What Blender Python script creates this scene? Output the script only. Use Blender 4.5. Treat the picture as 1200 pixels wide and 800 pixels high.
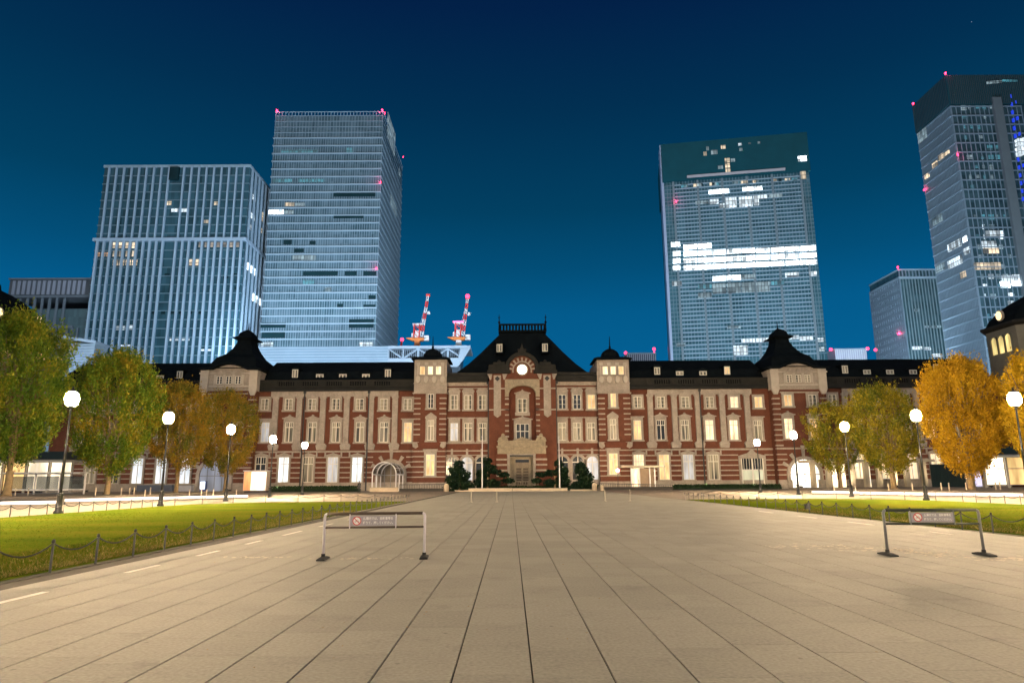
import bpy, math, random
import numpy as np
from mathutils import Vector, Matrix

# ------------------------------------------------------------------ clear, camera, world, sun, exposure
for o in list(bpy.data.objects):
    bpy.data.objects.remove(o)
S = bpy.context.scene
COL = S.collection
R = math.radians
random.seed(7)
RNG = np.random.default_rng(11)

CAM = Vector((0, 0, 1.6))
F, CX, CY = 800.0, 600.0, 400.0
TILT, ROLL, YAW = R(11.55), R(.35), R(.17)
_f = Vector((math.sin(YAW) * math.cos(TILT), math.cos(YAW) * math.cos(TILT), math.sin(TILT)))
_r = Vector((math.cos(YAW), -math.sin(YAW), 0))
_u = _r.cross(_f)
_r2 = math.cos(ROLL) * _r - math.sin(ROLL) * _u
_u2 = math.cos(ROLL) * _u + math.sin(ROLL) * _r
cam_d = bpy.data.cameras.new('camera')
cam = bpy.data.objects.new('camera', cam_d)
COL.objects.link(cam)
M4 = Matrix((_r2, _u2, -_f)).transposed().to_4x4()
M4.translation = CAM
cam.matrix_world = M4
cam_d.sensor_width = 36
cam_d.lens = 24
cam_d.clip_start = .1
cam_d.clip_end = 6000
S.camera = cam

W = bpy.data.worlds.new('World')
S.world = W
W.use_nodes = True
nt = W.node_tree
bg = nt.nodes['Background']
tc = nt.nodes.new('ShaderNodeTexCoord')
sp = nt.nodes.new('ShaderNodeSeparateXYZ')
rp = nt.nodes.new('ShaderNodeValToRGB')
nt.links.new(tc.outputs['Generated'], sp.inputs[0])
nt.links.new(sp.outputs['Z'], rp.inputs[0])
els = rp.color_ramp.elements
els[0].position = 0
els[0].color = (.002, .135, .33, 1)
els[1].position = 1
els[1].color = (.001, .007, .034, 1)
for p, c in ((.12, (.0015, .125, .31)), (.237, (.0010, .104, .262)), (.30, (.0008, .076, .185)), (.378, (.0006, .051, .122)), (.503, (.0006, .029, .083)), (.61, (.0008, .015, .064))):
    e = els.new(p)
    e.color = c + (1,)
vo = nt.nodes.new('ShaderNodeTexVoronoi'); vo.inputs['Scale'].default_value = 40
nt.links.new(tc.outputs['Generated'], vo.inputs['Vector'])
m1 = nt.nodes.new('ShaderNodeMath'); m1.operation = 'LESS_THAN'; m1.inputs[1].default_value = .048
nt.links.new(vo.outputs['Distance'], m1.inputs[0])
sc_ = nt.nodes.new('ShaderNodeSeparateColor'); nt.links.new(vo.outputs['Color'], sc_.inputs[0])
m2 = nt.nodes.new('ShaderNodeMath'); m2.operation = 'LESS_THAN'; m2.inputs[1].default_value = .022
nt.links.new(sc_.outputs[0], m2.inputs[0])
m3 = nt.nodes.new('ShaderNodeMath'); m3.operation = 'MULTIPLY'
nt.links.new(m1.outputs[0], m3.inputs[0]); nt.links.new(m2.outputs[0], m3.inputs[1])
m4 = nt.nodes.new('ShaderNodeMath'); m4.operation = 'MULTIPLY'
nt.links.new(m3.outputs[0], m4.inputs[0]); nt.links.new(sc_.outputs[1], m4.inputs[1])
star = nt.nodes.new('ShaderNodeVectorMath'); star.operation = 'SCALE'; star.inputs[0].default_value = (.9, 1.1, 1.4)
nt.links.new(m4.outputs[0], star.inputs['Scale'])
sadd = nt.nodes.new('ShaderNodeVectorMath'); sadd.operation = 'ADD'
nt.links.new(rp.outputs[0], sadd.inputs[0]); nt.links.new(star.outputs[0], sadd.inputs[1])
nt.links.new(sadd.outputs[0], bg.inputs[0])
bg.inputs[1].default_value = 1.0

sun_d = bpy.data.lights.new('night_skyglow', 'SUN')
sun_d.energy = .85
sun_d.angle = R(70)
sun_d.color = (1, .89, .70)
sun = bpy.data.objects.new('night_skyglow', sun_d)
COL.objects.link(sun)
sun.rotation_euler = Vector((.12, 1, -.75)).to_track_quat('-Z', 'Y').to_euler()   # from behind the camera, well above the horizon
sun.location = (0, -60, 80)

S.view_settings.view_transform = 'Standard'
S.view_settings.look = 'None'
S.view_settings.exposure = 0
S.view_settings.gamma = 1
S.render.engine = 'CYCLES'
S.cycles.use_denoising = True
S.cycles.max_bounces = 4
S.cycles.diffuse_bounces = 2
S.cycles.glossy_bounces = 2
S.cycles.transmission_bounces = 3
S.cycles.transparent_max_bounces = 6
S.cycles.sample_clamp_indirect = 3
S.cycles.caustics_reflective = False
S.cycles.caustics_refractive = False
S.cycles.use_light_tree = False

# ------------------------------------------------------------------ measuring: a pixel of the 1200x800 photo to a point of the place
def ray(px, py):
    return (_f * F + _r2 * (px - CX) - _u2 * (py - CY))
def hit(px, py, P0, n):
    d = ray(px, py)
    t = (Vector(P0) - CAM).dot(n) / d.dot(n)
    return CAM + d * t
def onY(px, py, Y):
    return hit(px, py, (0, Y, 0), Vector((0, 1, 0)))
def fx(px, py, Y): return onY(px, py, Y).x
def fz(px, py, Y): return onY(px, py, Y).z

# ------------------------------------------------------------------ mesh helpers
class MB:
    def __init__(s): s.v = []; s.f = []
    def box(s, x0, x1, y0, y1, z0, z1):
        b = len(s.v)
        s.v += [(x0, y0, z0), (x1, y0, z0), (x1, y1, z0), (x0, y1, z0), (x0, y0, z1), (x1, y0, z1), (x1, y1, z1), (x0, y1, z1)]
        s.f += [tuple(b + i for i in q) for q in ((0, 3, 2, 1), (4, 5, 6, 7), (0, 1, 5, 4), (1, 2, 6, 5), (2, 3, 7, 6), (3, 0, 4, 7))]
        return s
    def prism(s, pts, y0, y1):            # polygon in XZ (counter-clockwise seen from -Y) pushed from y0 to y1
        b = len(s.v); n = len(pts)
        s.v += [(x, y0, z) for x, z in pts] + [(x, y1, z) for x, z in pts]
        s.f.append(tuple(b + i for i in range(n)))
        s.f.append(tuple(b + n + i for i in reversed(range(n))))
        for i in range(n):
            j = (i + 1) % n
            s.f.append((b + j, b + i, b + n + i, b + n + j))
        return s
    def extrude_x(s, pts, x0, x1):         # polygon in YZ pushed along X
        b = len(s.v); n = len(pts)
        s.v += [(x0, y, z) for y, z in pts] + [(x1, y, z) for y, z in pts]
        s.f.append(tuple(b + i for i in reversed(range(n))))
        s.f.append(tuple(b + n + i for i in range(n)))
        for i in range(n):
            j = (i + 1) % n
            s.f.append((b + i, b + j, b + n + j, b + n + i))
        return s
    def rings(s, rings, closed=True, cap=True):
        b = len(s.v); n = len(rings[0])
        for r in rings: s.v += [tuple(p) for p in r]
        for k in range(len(rings) - 1):
            for i in range(n):
                j = (i + 1) % n
                if not closed and j == 0: continue
                s.f.append((b + k * n + i, b + k * n + j, b + (k + 1) * n + j, b + (k + 1) * n + i))
        if cap:
            s.f.append(tuple(b + i for i in reversed(range(n))))
            s.f.append(tuple(b + (len(rings) - 1) * n + i for i in range(n)))
        return s
    def lathe(s, prof, cx=0, cy=0, n=12, rot=0, sx=1, sy=1):
        return s.rings([[(cx + sx * r * math.cos(rot + 2 * math.pi * i / n), cy + sy * r * math.sin(rot + 2 * math.pi * i / n), z) for i in range(n)] for r, z in prof])
    def tube(s, p0, p1, r0, r1=None, n=6):
        r1 = r0 if r1 is None else r1
        p0, p1 = Vector(p0), Vector(p1)
        d = (p1 - p0).normalized()
        a = d.cross(Vector((0, 0, 1)) if abs(d.z) < .95 else Vector((1, 0, 0))).normalized()
        c = d.cross(a)
        rr = []
        for p, r in ((p0, r0), (p1, r1)):
            rr.append([p + r * (a * math.cos(2 * math.pi * i / n) + c * math.sin(2 * math.pi * i / n)) for i in range(n)])
        return s.rings(rr)
    def chain(s, pts, rad, n=6):
        P = [Vector(p) for p in pts]
        rr = []
        a = None
        for i, p in enumerate(P):
            d = (P[min(i + 1, len(P) - 1)] - P[max(i - 1, 0)]).normalized()
            a = d.cross(Vector((0, 0, 1)) if abs(d.z) < .95 else Vector((1, 0, 0))).normalized() if a is None else (a - d * a.dot(d)).normalized()
            c = d.cross(a)
            r = rad[i] if isinstance(rad, (list, tuple)) else rad
            rr.append([p + r * (a * math.cos(2 * math.pi * k / n) + c * math.sin(2 * math.pi * k / n)) for k in range(n)])
        return s.rings(rr)
    def sphere(s, c, r, n=10, m=6, sz=1):
        s.rings([[(c[0] + r * math.sin(math.pi * k / m) * math.cos(2 * math.pi * i / n), c[1] + r * math.sin(math.pi * k / m) * math.sin(2 * math.pi * i / n),
                   c[2] - r * sz * math.cos(math.pi * k / m)) for i in range(n)] for k in [.08] + list(range(1, m)) + [m - .08]])
        return s
    def arch(s, cx, cz, r0, r1, y0, y1, a0=0, a1=180, n=14):    # a ring segment in XZ
        P = []
        for k in range(n + 1):
            a = R(a0 + (a1 - a0) * k / n)
            P.append((cx + r1 * math.cos(a), cz + r1 * math.sin(a)))
        for k in range(n + 1):
            a = R(a1 + (a0 - a1) * k / n)
            P.append((cx + r0 * math.cos(a), cz + r0 * math.sin(a)))
        b = len(s.v)
        N = n + 1
        for y in (y0, y1):
            s.v += [(x, y, z) for x, z in P]
        M = 2 * N
        for k in range(n):
            i0, i1, j0, j1 = k, k + 1, M - 1 - k, M - 2 - k
            s.f.append((b + i0, b + i1, b + j1, b + j0))
            s.f.append((b + M + i0, b + M + j0, b + M + j1, b + M + i1))
        for i in range(M):
            j = (i + 1) % M
            s.f.append((b + j, b + i, b + M + i, b + M + j))
        return s
    def mesh(s, name, m, smooth=False):
        me = bpy.data.meshes.new(name)
        me.from_pydata(s.v, [], s.f)
        me.update()
        import bmesh as _b
        bm = _b.new(); bm.from_mesh(me)
        _b.ops.recalc_face_normals(bm, faces=bm.faces)
        bm.to_mesh(me); bm.free()
        if m: me.materials.append(m)
        if smooth:
            me.polygons.foreach_set('use_smooth', [True] * len(me.polygons))
        return me

def link(name, data, parent=None, loc=None):
    o = bpy.data.objects.new(name, data)
    COL.objects.link(o)
    if parent is not None: o.parent = parent
    if loc is not None: o.location = loc
    return o
def part(name, mb, m, parent, loc=None, smooth=False, stuff=False):
    o = link(name, mb.mesh(name, m, smooth), parent, loc)
    if stuff: o['kind'] = 'stuff'
    return o
def thing(name, label, cat, loc=(0, 0, 0), rz=0, group=None, data=None):
    o = link(name, data, None, loc)
    o.rotation_euler.z = rz
    o['label'] = label; o['category'] = cat
    if group: o['group'] = group
    return o
def setting(name, mb, m, kind='structure', label=None):
    o = link(name, mb.mesh(name, m))
    o['kind'] = kind
    return o
def np_mesh(name, verts, quads, m):
    me = bpy.data.meshes.new(name)
    n, q = len(verts), len(quads)
    k = quads.shape[1]
    me.vertices.add(n); me.loops.add(q * k); me.polygons.add(q)
    me.vertices.foreach_set('co', verts.astype(np.float32).ravel())
    me.loops.foreach_set('vertex_index', quads.astype(np.int32).ravel())
    me.polygons.foreach_set('loop_start', np.arange(0, q * k, k, dtype=np.int32))
    me.polygons.foreach_set('loop_total', np.full(q, k, dtype=np.int32))
    me.polygons.foreach_set('use_smooth', np.zeros(q, dtype=bool))
    me.update(calc_edges=True)
    me.validate()
    me.materials.append(m)
    return me

# ------------------------------------------------------------------ materials
MATS = {}
def nodes(name):
    m = bpy.data.materials.new(name)
    m.use_nodes = True
    t = m.node_tree
    return m, t, t.nodes['Principled BSDF']
def N(t, typ, **kw):
    n = t.nodes.new(typ)
    for k, v in kw.items():
        if k in n.inputs.keys() if hasattr(n.inputs, 'keys') else False: n.inputs[k].default_value = v
        else: setattr(n, k, v)
    return n
def mat(name, c, rough=.7, var=.2, scale=.8, metal=0, spec=.4, bump=0, rand=.0, fine=None, blot=0):
    if name in MATS: return MATS[name]
    m, t, p = nodes(name)
    p.inputs['Roughness'].default_value = rough
    p.inputs['Metallic'].default_value = metal
    p.inputs['Specular IOR Level'].default_value = spec
    g = t.nodes.new('ShaderNodeNewGeometry')
    no = t.nodes.new('ShaderNodeTexNoise')
    no.inputs['Scale'].default_value = scale
    no.inputs['Detail'].default_value = 5
    no.inputs['Roughness'].default_value = .65
    sh = t.nodes.new('ShaderNodeVectorMath'); sh.operation = 'ADD'; sh.inputs[1].default_value = (137.3, 61.7, 15.1)
    t.links.new(g.outputs['Position'], sh.inputs[0]); t.links.new(sh.outputs[0], no.inputs['Vector'])
    r = t.nodes.new('ShaderNodeMapRange')
    r.inputs['From Min'].default_value = .25
    r.inputs['From Max'].default_value = .75
    r.inputs['To Min'].default_value = 1 - var
    r.inputs['To Max'].default_value = 1 + var
    t.links.new(no.outputs['Fac'], r.inputs['Value'])
    val = r.outputs[0]
    if rand:
        oi = t.nodes.new('ShaderNodeObjectInfo')
        ad = t.nodes.new('ShaderNodeMath'); ad.operation = 'ADD'
        t.links.new(oi.outputs['Random'], ad.inputs[0])
        t.links.new(g.outputs['Random Per Island'], ad.inputs[1])
        fr = t.nodes.new('ShaderNodeMath'); fr.operation = 'FRACT'
        t.links.new(ad.outputs[0], fr.inputs[0])
        rr = t.nodes.new('ShaderNodeMapRange')
        rr.inputs['To Min'].default_value = 1 - rand
        rr.inputs['To Max'].default_value = 1 + rand
        t.links.new(fr.outputs[0], rr.inputs['Value'])
        mu = t.nodes.new('ShaderNodeMath'); mu.operation = 'MULTIPLY'
        t.links.new(val, mu.inputs[0]); t.links.new(rr.outputs[0], mu.inputs[1])
        val = mu.outputs[0]
    if fine:
        n2 = t.nodes.new('ShaderNodeTexNoise')
        n2.inputs['Scale'].default_value = fine
        n2.inputs['Detail'].default_value = 3
        t.links.new(g.outputs['Position'], n2.inputs['Vector'])
        r2 = t.nodes.new('ShaderNodeMapRange')
        r2.inputs['From Min'].default_value = .3; r2.inputs['From Max'].default_value = .7
        r2.inputs['To Min'].default_value = .86; r2.inputs['To Max'].default_value = 1.12
        t.links.new(n2.outputs['Fac'], r2.inputs['Value'])
        mu = t.nodes.new('ShaderNodeMath'); mu.operation = 'MULTIPLY'
        t.links.new(val, mu.inputs[0]); t.links.new(r2.outputs[0], mu.inputs[1])
        val = mu.outputs[0]
    if blot:                       # old stains and trodden-in dirt
        n3 = t.nodes.new('ShaderNodeTexNoise'); n3.inputs['Scale'].default_value = 1.3; n3.inputs['Detail'].default_value = 7; n3.inputs['Roughness'].default_value = .75
        t.links.new(g.outputs['Position'], n3.inputs['Vector'])
        r3 = t.nodes.new('ShaderNodeMapRange'); r3.inputs['From Min'].default_value = .54; r3.inputs['From Max'].default_value = .72; r3.inputs['To Min'].default_value = 1; r3.inputs['To Max'].default_value = 1 - blot
        t.links.new(n3.outputs['Fac'], r3.inputs['Value'])
        n4 = t.nodes.new('ShaderNodeTexVoronoi'); n4.inputs['Scale'].default_value = 1.9
        t.links.new(g.outputs['Position'], n4.inputs['Vector'])
        r4 = t.nodes.new('ShaderNodeMapRange'); r4.inputs['From Min'].default_value = .035; r4.inputs['From Max'].default_value = .06; r4.inputs['To Min'].default_value = .72; r4.inputs['To Max'].default_value = 1
        t.links.new(n4.outputs['Distance'], r4.inputs['Value'])
        for rr in (r3, r4):
            mu = t.nodes.new('ShaderNodeMath'); mu.operation = 'MULTIPLY'
            t.links.new(val, mu.inputs[0]); t.links.new(rr.outputs[0], mu.inputs[1])
            val = mu.outputs[0]
    mx = t.nodes.new('ShaderNodeVectorMath'); mx.operation = 'SCALE'
    mx.inputs[0].default_value = c
    t.links.new(val, mx.inputs['Scale'])
    t.links.new(mx.outputs[0], p.inputs['Base Color'])
    if bump:
        b = t.nodes.new('ShaderNodeBump')
        b.inputs['Strength'].default_value = bump
        b.inputs['Distance'].default_value = .02
        t.links.new((n2 if fine else no).outputs['Fac'], b.inputs['Height'])
        t.links.new(b.outputs[0], p.inputs['Normal'])
    MATS[name] = m
    return m
def emit(name, c, st, fold=0):
    if name in MATS: return MATS[name]
    m, t, p = nodes(name)
    p.inputs['Base Color'].default_value = (c[0] * .5, c[1] * .5, c[2] * .5, 1)
    p.inputs['Emission Color'].default_value = c + (1,)
    p.inputs['Emission Strength'].default_value = st
    if fold:                       # curtains, furniture and lamps inside the lit room
        g = t.nodes.new('ShaderNodeNewGeometry')
        mp = t.nodes.new('ShaderNodeMapping')
        mp.inputs['Scale'].default_value = (fold, fold, .25 * fold)
        no = t.nodes.new('ShaderNodeTexNoise')
        no.inputs['Scale'].default_value = 1
        no.inputs['Detail'].default_value = 3
        t.links.new(g.outputs['Position'], mp.inputs[0]); t.links.new(mp.outputs[0], no.inputs['Vector'])
        r = t.nodes.new('ShaderNodeMapRange')
        r.inputs['From Min'].default_value = .3; r.inputs['From Max'].default_value = .7
        r.inputs['To Min'].default_value = st * .35; r.inputs['To Max'].default_value = st * 1.5
        t.links.new(no.outputs['Fac'], r.inputs['Value'])
        t.links.new(r.outputs[0], p.inputs['Emission Strength'])
    if st < 2.5: m.cycles.emission_sampling = 'NONE'
    MATS[name] = m
    return m
def room_mat(name, c, st, w=1.5, h=4.2):
    """a run of lit office windows: every pane shows another room, parted by mullions, with ceiling lights high in the room"""
    if name in MATS: return MATS[name]
    m, t, p = nodes(name)
    p.inputs['Base Color'].default_value = (.03, .05, .06, 1)
    p.inputs['Roughness'].default_value = .3
    g = t.nodes.new('ShaderNodeTexCoord')
    s = t.nodes.new('ShaderNodeSeparateXYZ'); t.links.new(g.outputs['Object'], s.inputs[0])
    def mth(op, a, b=None):
        n = t.nodes.new('ShaderNodeMath'); n.operation = op
        for i, v in enumerate((a, b)):
            if v is None: continue
            if isinstance(v, (int, float)): n.inputs[i].default_value = v
            else: t.links.new(v, n.inputs[i])
        return n.outputs[0]
    ax = mth('DIVIDE', mth('ADD', s.outputs['X'], s.outputs['Y']), w)
    az = mth('DIVIDE', s.outputs['Z'], h / 2)
    cb = t.nodes.new('ShaderNodeCombineXYZ'); t.links.new(mth('FLOOR', ax), cb.inputs[0]); t.links.new(mth('FLOOR', mth('DIVIDE', s.outputs['Z'], h)), cb.inputs[1])
    wn = t.nodes.new('ShaderNodeTexWhiteNoise'); t.links.new(cb.outputs[0], wn.inputs['Vector'])
    cb2 = t.nodes.new('ShaderNodeCombineXYZ'); t.links.new(mth('FLOOR', mth('DIVIDE', ax, 4.0)), cb2.inputs[0]); t.links.new(mth('FLOOR', az), cb2.inputs[1])
    w2 = t.nodes.new('ShaderNodeTexWhiteNoise'); t.links.new(cb2.outputs[0], w2.inputs['Vector'])
    lvl = mth('ADD', mth('MULTIPLY', wn.outputs['Value'], .75), mth('MULTIPLY', w2.outputs['Value'], .75))
    no = t.nodes.new('ShaderNodeTexNoise'); no.inputs['Scale'].default_value = .8; no.inputs['Detail'].default_value = 3
    t.links.new(g.outputs['Object'], no.inputs['Vector'])
    lvl = mth('MULTIPLY', lvl, mth('ADD', mth('MULTIPLY', no.outputs['Fac'], 1.2), .35))
    bar = mth('GREATER_THAN', mth('FRACT', ax), .13)
    bar2 = mth('GREATER_THAN', mth('FRACT', mth('ADD', az, .2)), .10)
    t.links.new(mth('MULTIPLY', mth('MULTIPLY', mth('MULTIPLY', bar, bar2), lvl), st), p.inputs['Emission Strength'])
    p.inputs['Emission Color'].default_value = c + (1,)
    m.cycles.emission_sampling = 'NONE'
    MATS[name] = m
    return m
def curtain_mat():
    m, t, p = nodes('curtained_glass')
    g = t.nodes.new('ShaderNodeNewGeometry')
    mp = t.nodes.new('ShaderNodeMapping')
    mp.inputs['Scale'].default_value = (3.2, 3.2, .12)
    no = t.nodes.new('ShaderNodeTexNoise'); no.inputs['Scale'].default_value = 1; no.inputs['Detail'].default_value = 2
    t.links.new(g.outputs['Position'], mp.inputs[0]); t.links.new(mp.outputs[0], no.inputs['Vector'])
    rp = t.nodes.new('ShaderNodeValToRGB')
    rp.color_ramp.elements[0].position = .36; rp.color_ramp.elements[0].color = (.035, .04, .04, 1)
    rp.color_ramp.elements[1].position = .56; rp.color_ramp.elements[1].color = (.36, .33, .25, 1)
    t.links.new(no.outputs['Fac'], rp.inputs[0])
    t.links.new(rp.outputs[0], p.inputs['Base Color'])
    p.inputs['Roughness'].default_value = .35
    return m
def glass_mat(name, c1, c2, sx, sz, rough=.22, axis='xz', spec=.5):
    """dark curtain-wall glass whose panes differ a little from one another (blinds, rooms, coatings)"""
    m, t, p = nodes(name)
    g = t.nodes.new('ShaderNodeTexCoord')
    s = t.nodes.new('ShaderNodeSeparateXYZ'); t.links.new(g.outputs['Object'], s.inputs[0])
    ax = t.nodes.new('ShaderNodeMath'); ax.operation = 'ADD'
    t.links.new(s.outputs['X'], ax.inputs[0]); t.links.new(s.outputs['Y'], ax.inputs[1])
    def cell(out, size):
        d = t.nodes.new('ShaderNodeMath'); d.operation = 'DIVIDE'; d.inputs[1].default_value = size
        t.links.new(out, d.inputs[0])
        fl = t.nodes.new('ShaderNodeMath'); fl.operation = 'FLOOR'
        t.links.new(d.outputs[0], fl.inputs[0])
        return fl.outputs[0]
    cb = t.nodes.new('ShaderNodeCombineXYZ')
    t.links.new(cell(ax.outputs[0], sx), cb.inputs[0]); t.links.new(cell(s.outputs['Z'], sz), cb.inputs[1])
    wn = t.nodes.new('ShaderNodeTexWhiteNoise'); wn.noise_dimensions = '3D'
    t.links.new(cb.outputs[0], wn.inputs['Vector'])
    no = t.nodes.new('ShaderNodeTexNoise'); no.inputs['Scale'].default_value = .05; no.inputs['Detail'].default_value = 4
    mp = t.nodes.new('ShaderNodeMapping'); mp.inputs['Scale'].default_value = (1, 1, 2.2)
    t.links.new(g.outputs['Object'], mp.inputs[0]); t.links.new(mp.outputs[0], no.inputs['Vector'])
    ad = t.nodes.new('ShaderNodeMath'); ad.operation = 'MULTIPLY_ADD'
    ad.inputs[1].default_value = .55
    t.links.new(wn.outputs['Value'], ad.inputs[0])
    mm = t.nodes.new('ShaderNodeMapRange'); mm.inputs['From Min'].default_value = .3; mm.inputs['From Max'].default_value = .7
    mm.inputs['To Min'].default_value = 0; mm.inputs['To Max'].default_value = .5
    t.links.new(no.outputs['Fac'], mm.inputs['Value'])
    t.links.new(mm.outputs[0], ad.inputs[2])
    rp = t.nodes.new('ShaderNodeValToRGB')
    rp.color_ramp.elements[0].color = c1 + (1,); rp.color_ramp.elements[1].color = c2 + (1,)
    t.links.new(ad.outputs[0], rp.inputs[0])
    t.links.new(rp.outputs[0], p.inputs['Base Color'])
    p.inputs['Roughness'].default_value = rough
    p.inputs['Specular IOR Level'].default_value = spec
    return m

BRICK = mat('red_brick', (.130, .043, .022), .85, .22, .9, fine=6)
STONE = mat('pale_granite', (.335, .29, .243), .75, .25, .7, fine=4)
STONE2 = mat('carved_stone', (.30, .25, .175), .75, .28, 1.6, fine=5)
WSTONE = mat('white_stone', (.46, .41, .345), .75, .12, 1.2)
SLATE = mat('black_slate', (.0055, .0085, .011), .9, .35, .8, spec=.04)
COPPER = mat('dark_bronze_cornice', (.022, .022, .020), .7, .25, .8, spec=.12)
RECESS = mat('recess_brick', (.13, .042, .022), .9, .2, .8, fine=6)
WHITEF = mat('white_window_frame', (.72, .68, .58), .55, .08, 2)
CURT = curtain_mat()
DARKP = mat('dark_window_glass', (.035, .04, .045), .12, .3, .6, spec=.6)
WARMP = emit('lit_warm_room', (1, .70, .34), .62, 1.6)
HOTP = emit('lit_bright_room', (1, .82, .55), 1.0, 1.5)
COOLP = emit('lit_cool_room', (.84, .92, 1), .95, 1.0)
DIMP = emit('lit_dim_room', (.62, .66, .72), .5, 1.2)
IRON = mat('black_iron', (.018, .02, .022), .45, .2, 3, spec=.5)
GALV = mat('grey_steel', (.22, .23, .24), .45, .15, 3, metal=.3)
WPAINT = mat('white_paint', (.74, .73, .74), .45, .07, 2)
DOORW = mat('carved_doors', (.10, .075, .05), .6, .3, 3)

# ------------------------------------------------------------------ ground, roads, paving
g = MB(); g.box(-2500, 2500, -400, 4000, -.6, -.05)
setting('ground', g, mat('city_ground', (.10, .095, .085), .9, .3, .05))

AX = 2.9                                      # axis of the plaza
PX0, PX1 = -8.2, 14.22
b = MB(); b.box(PX0 - .35, PX1 + .3, -25, 118, -.045, -.022)
plaza = setting('plaza_pavement', b, mat('joint_sand', (.05, .043, .03), .95, .3, 3))
SLAB = mat('granite_slab', (.365, .352, .297), .66, .085, .37, rand=.06, fine=26, spec=.07, bump=.15, blot=.2)
LONG, WID = 1.02, .671
def slab_mesh():
    m = MB()
    w, l = (WID - .017) / 2, (LONG - .007) / 2
    e = .003
    m.rings([[(-w, -l, -.022), (w, -l, -.022), (w, l, -.022), (-w, l, -.022)],
             [(-w, -l, -e), (w, -l, -e), (w, l, -e), (-w, l, -e)],
             [(-w + e, -l + e, 0), (w - e, -l + e, 0), (w - e, l - e, 0), (-w + e, l - e, 0)]])
    m.f = [q for q in m.f if q != (3, 2, 1, 0)]
    return m.mesh('paving_slab', SLAB)
SM = slab_mesh()
near, far = [], []
for k in range(-12, 21):
    xc = .174 + WID * (k + .5)
    off = random.choice((0, .33, .5, .66)) * LONG + random.uniform(-.06, .06)
    y = -24 + off
    while y < 117:
        p = (xc, y + LONG / 2, random.uniform(-.0006, .0006), random.uniform(-.0006, .0006), random.uniform(-.0003, .0003))
        inview = p[1] > 4.9 and abs(xc) < .80 * p[1] + .6
        (near if inview and p[1] < 40 else far).append(p)
        y += LONG
near.sort(key=lambda p: p[1])
far += near[300:]
near = near[:300]
for p in near:
    o = link('paving_slab', SM, plaza, (p[0], p[1], p[2]))
    o.rotation_euler = (p[4], p[3], 0)
far_a = np.array(far)
base = np.array([v.co[:] for v in SM.vertices])
vv = (base[None] + np.stack([far_a[:, 0], far_a[:, 1], far_a[:, 2]], 1)[:, None, :])
vv[:, :, 2] += base[None, :, 0] * -far_a[:, 3][:, None] + base[None, :, 1] * far_a[:, 4][:, None]
qq = [tuple(p.vertices) for p in SM.polygons]
qs = np.array(qq)[None] + (np.arange(len(far))[:, None, None] * len(base))
o = link('paving_slab', np_mesh('paving_slabs_beyond', vv.reshape(-1, 3), qs.reshape(-1, 4), SLAB), plaza)
o['kind'] = 'stuff'
o.name = 'distant_paving'
# row of thin white dashes on the paving beside each lawn
DASH = mat('dash_white', (.80, .76, .68), .6, .15, 3)
for ys, X in (((9.75, 13.1, 16.0, 18.9, 21.9, 26, 30.5), -7.05), ((16.5, 20.6, 25, 29.6, 34.5), 12.85)):
    for y in ys:
        m = MB(); m.box(X - .055, X + .055, y, y + (1.15 if y < 21 else 1.9), .002, .0055)
        part('white_dash', m, DASH, plaza)

# small pale flakes scattered on the paving
V_, Q_ = [], []
for cx_, cy_, rx_, ry_, nn in ((8.0, 17.0, .5, .5, 70), (9.0, 16.2, .35, .4, 90), (9.1, 15.3, .25, .35, 50), (7.0, 17.4, .5, .25, 50), (9.9, 14.4, .35, .22, 60), (-3.2, 15.2, .5, .12, 40), (-5.6, 15.6, .35, .12, 40)):
    for k in range(nn):
        x, y = random.gauss(cx_, rx_), random.gauss(cy_, ry_)
        r_ = random.uniform(.012, .06); n_ = len(V_)
        for q in range(6):
            a = q * 1.047 + random.uniform(-.3, .3); rr = r_ * random.uniform(.5, 1.3)
            V_.append((x + rr * math.cos(a), y + rr * math.sin(a) * 1.3, .0042 + .00003 * (k % 30)))
        Q_.append([n_ + q for q in range(6)])
o = link('pale_flakes', np_mesh('pale_flakes', np.array(V_), np.array(Q_), mat('pale_flake', (.60, .53, .40), .8, .2, 4)), plaza)
o['kind'] = 'stuff'
# paving beyond the lawns, and the roads in front of the station
ROADM = mat('pale_road', (.30, .26, .22), .8, .16, .35, fine=5)
FORE = mat('forecourt_paving', (.235, .195, .155), .7, .14, .3, fine=4)
for nm, x0, x1, y0, y1, mm, z in (('forecourt', PX1 + .3, 60, 60.0, 118, FORE, -.012), ('forecourt', -60, PX0 - .35, 60.0, 118, FORE, -.012),
                                  ('forecourt', -120, 130, 118, 131, FORE, -.016),
                                  ('road', -130, -25.2, -30, 76, ROADM, -.020), ('road', 31.8, 140, -30, 76, ROADM, -.020),
                                  ('road', -130, -60, 76, 118, ROADM, -.024), ('road', 60, 140, 76, 118, ROADM, -.024)):
    m = MB(); m.box(x0, x1, y0, y1, z - .02, z)
    setting(nm, m, mm)

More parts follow.
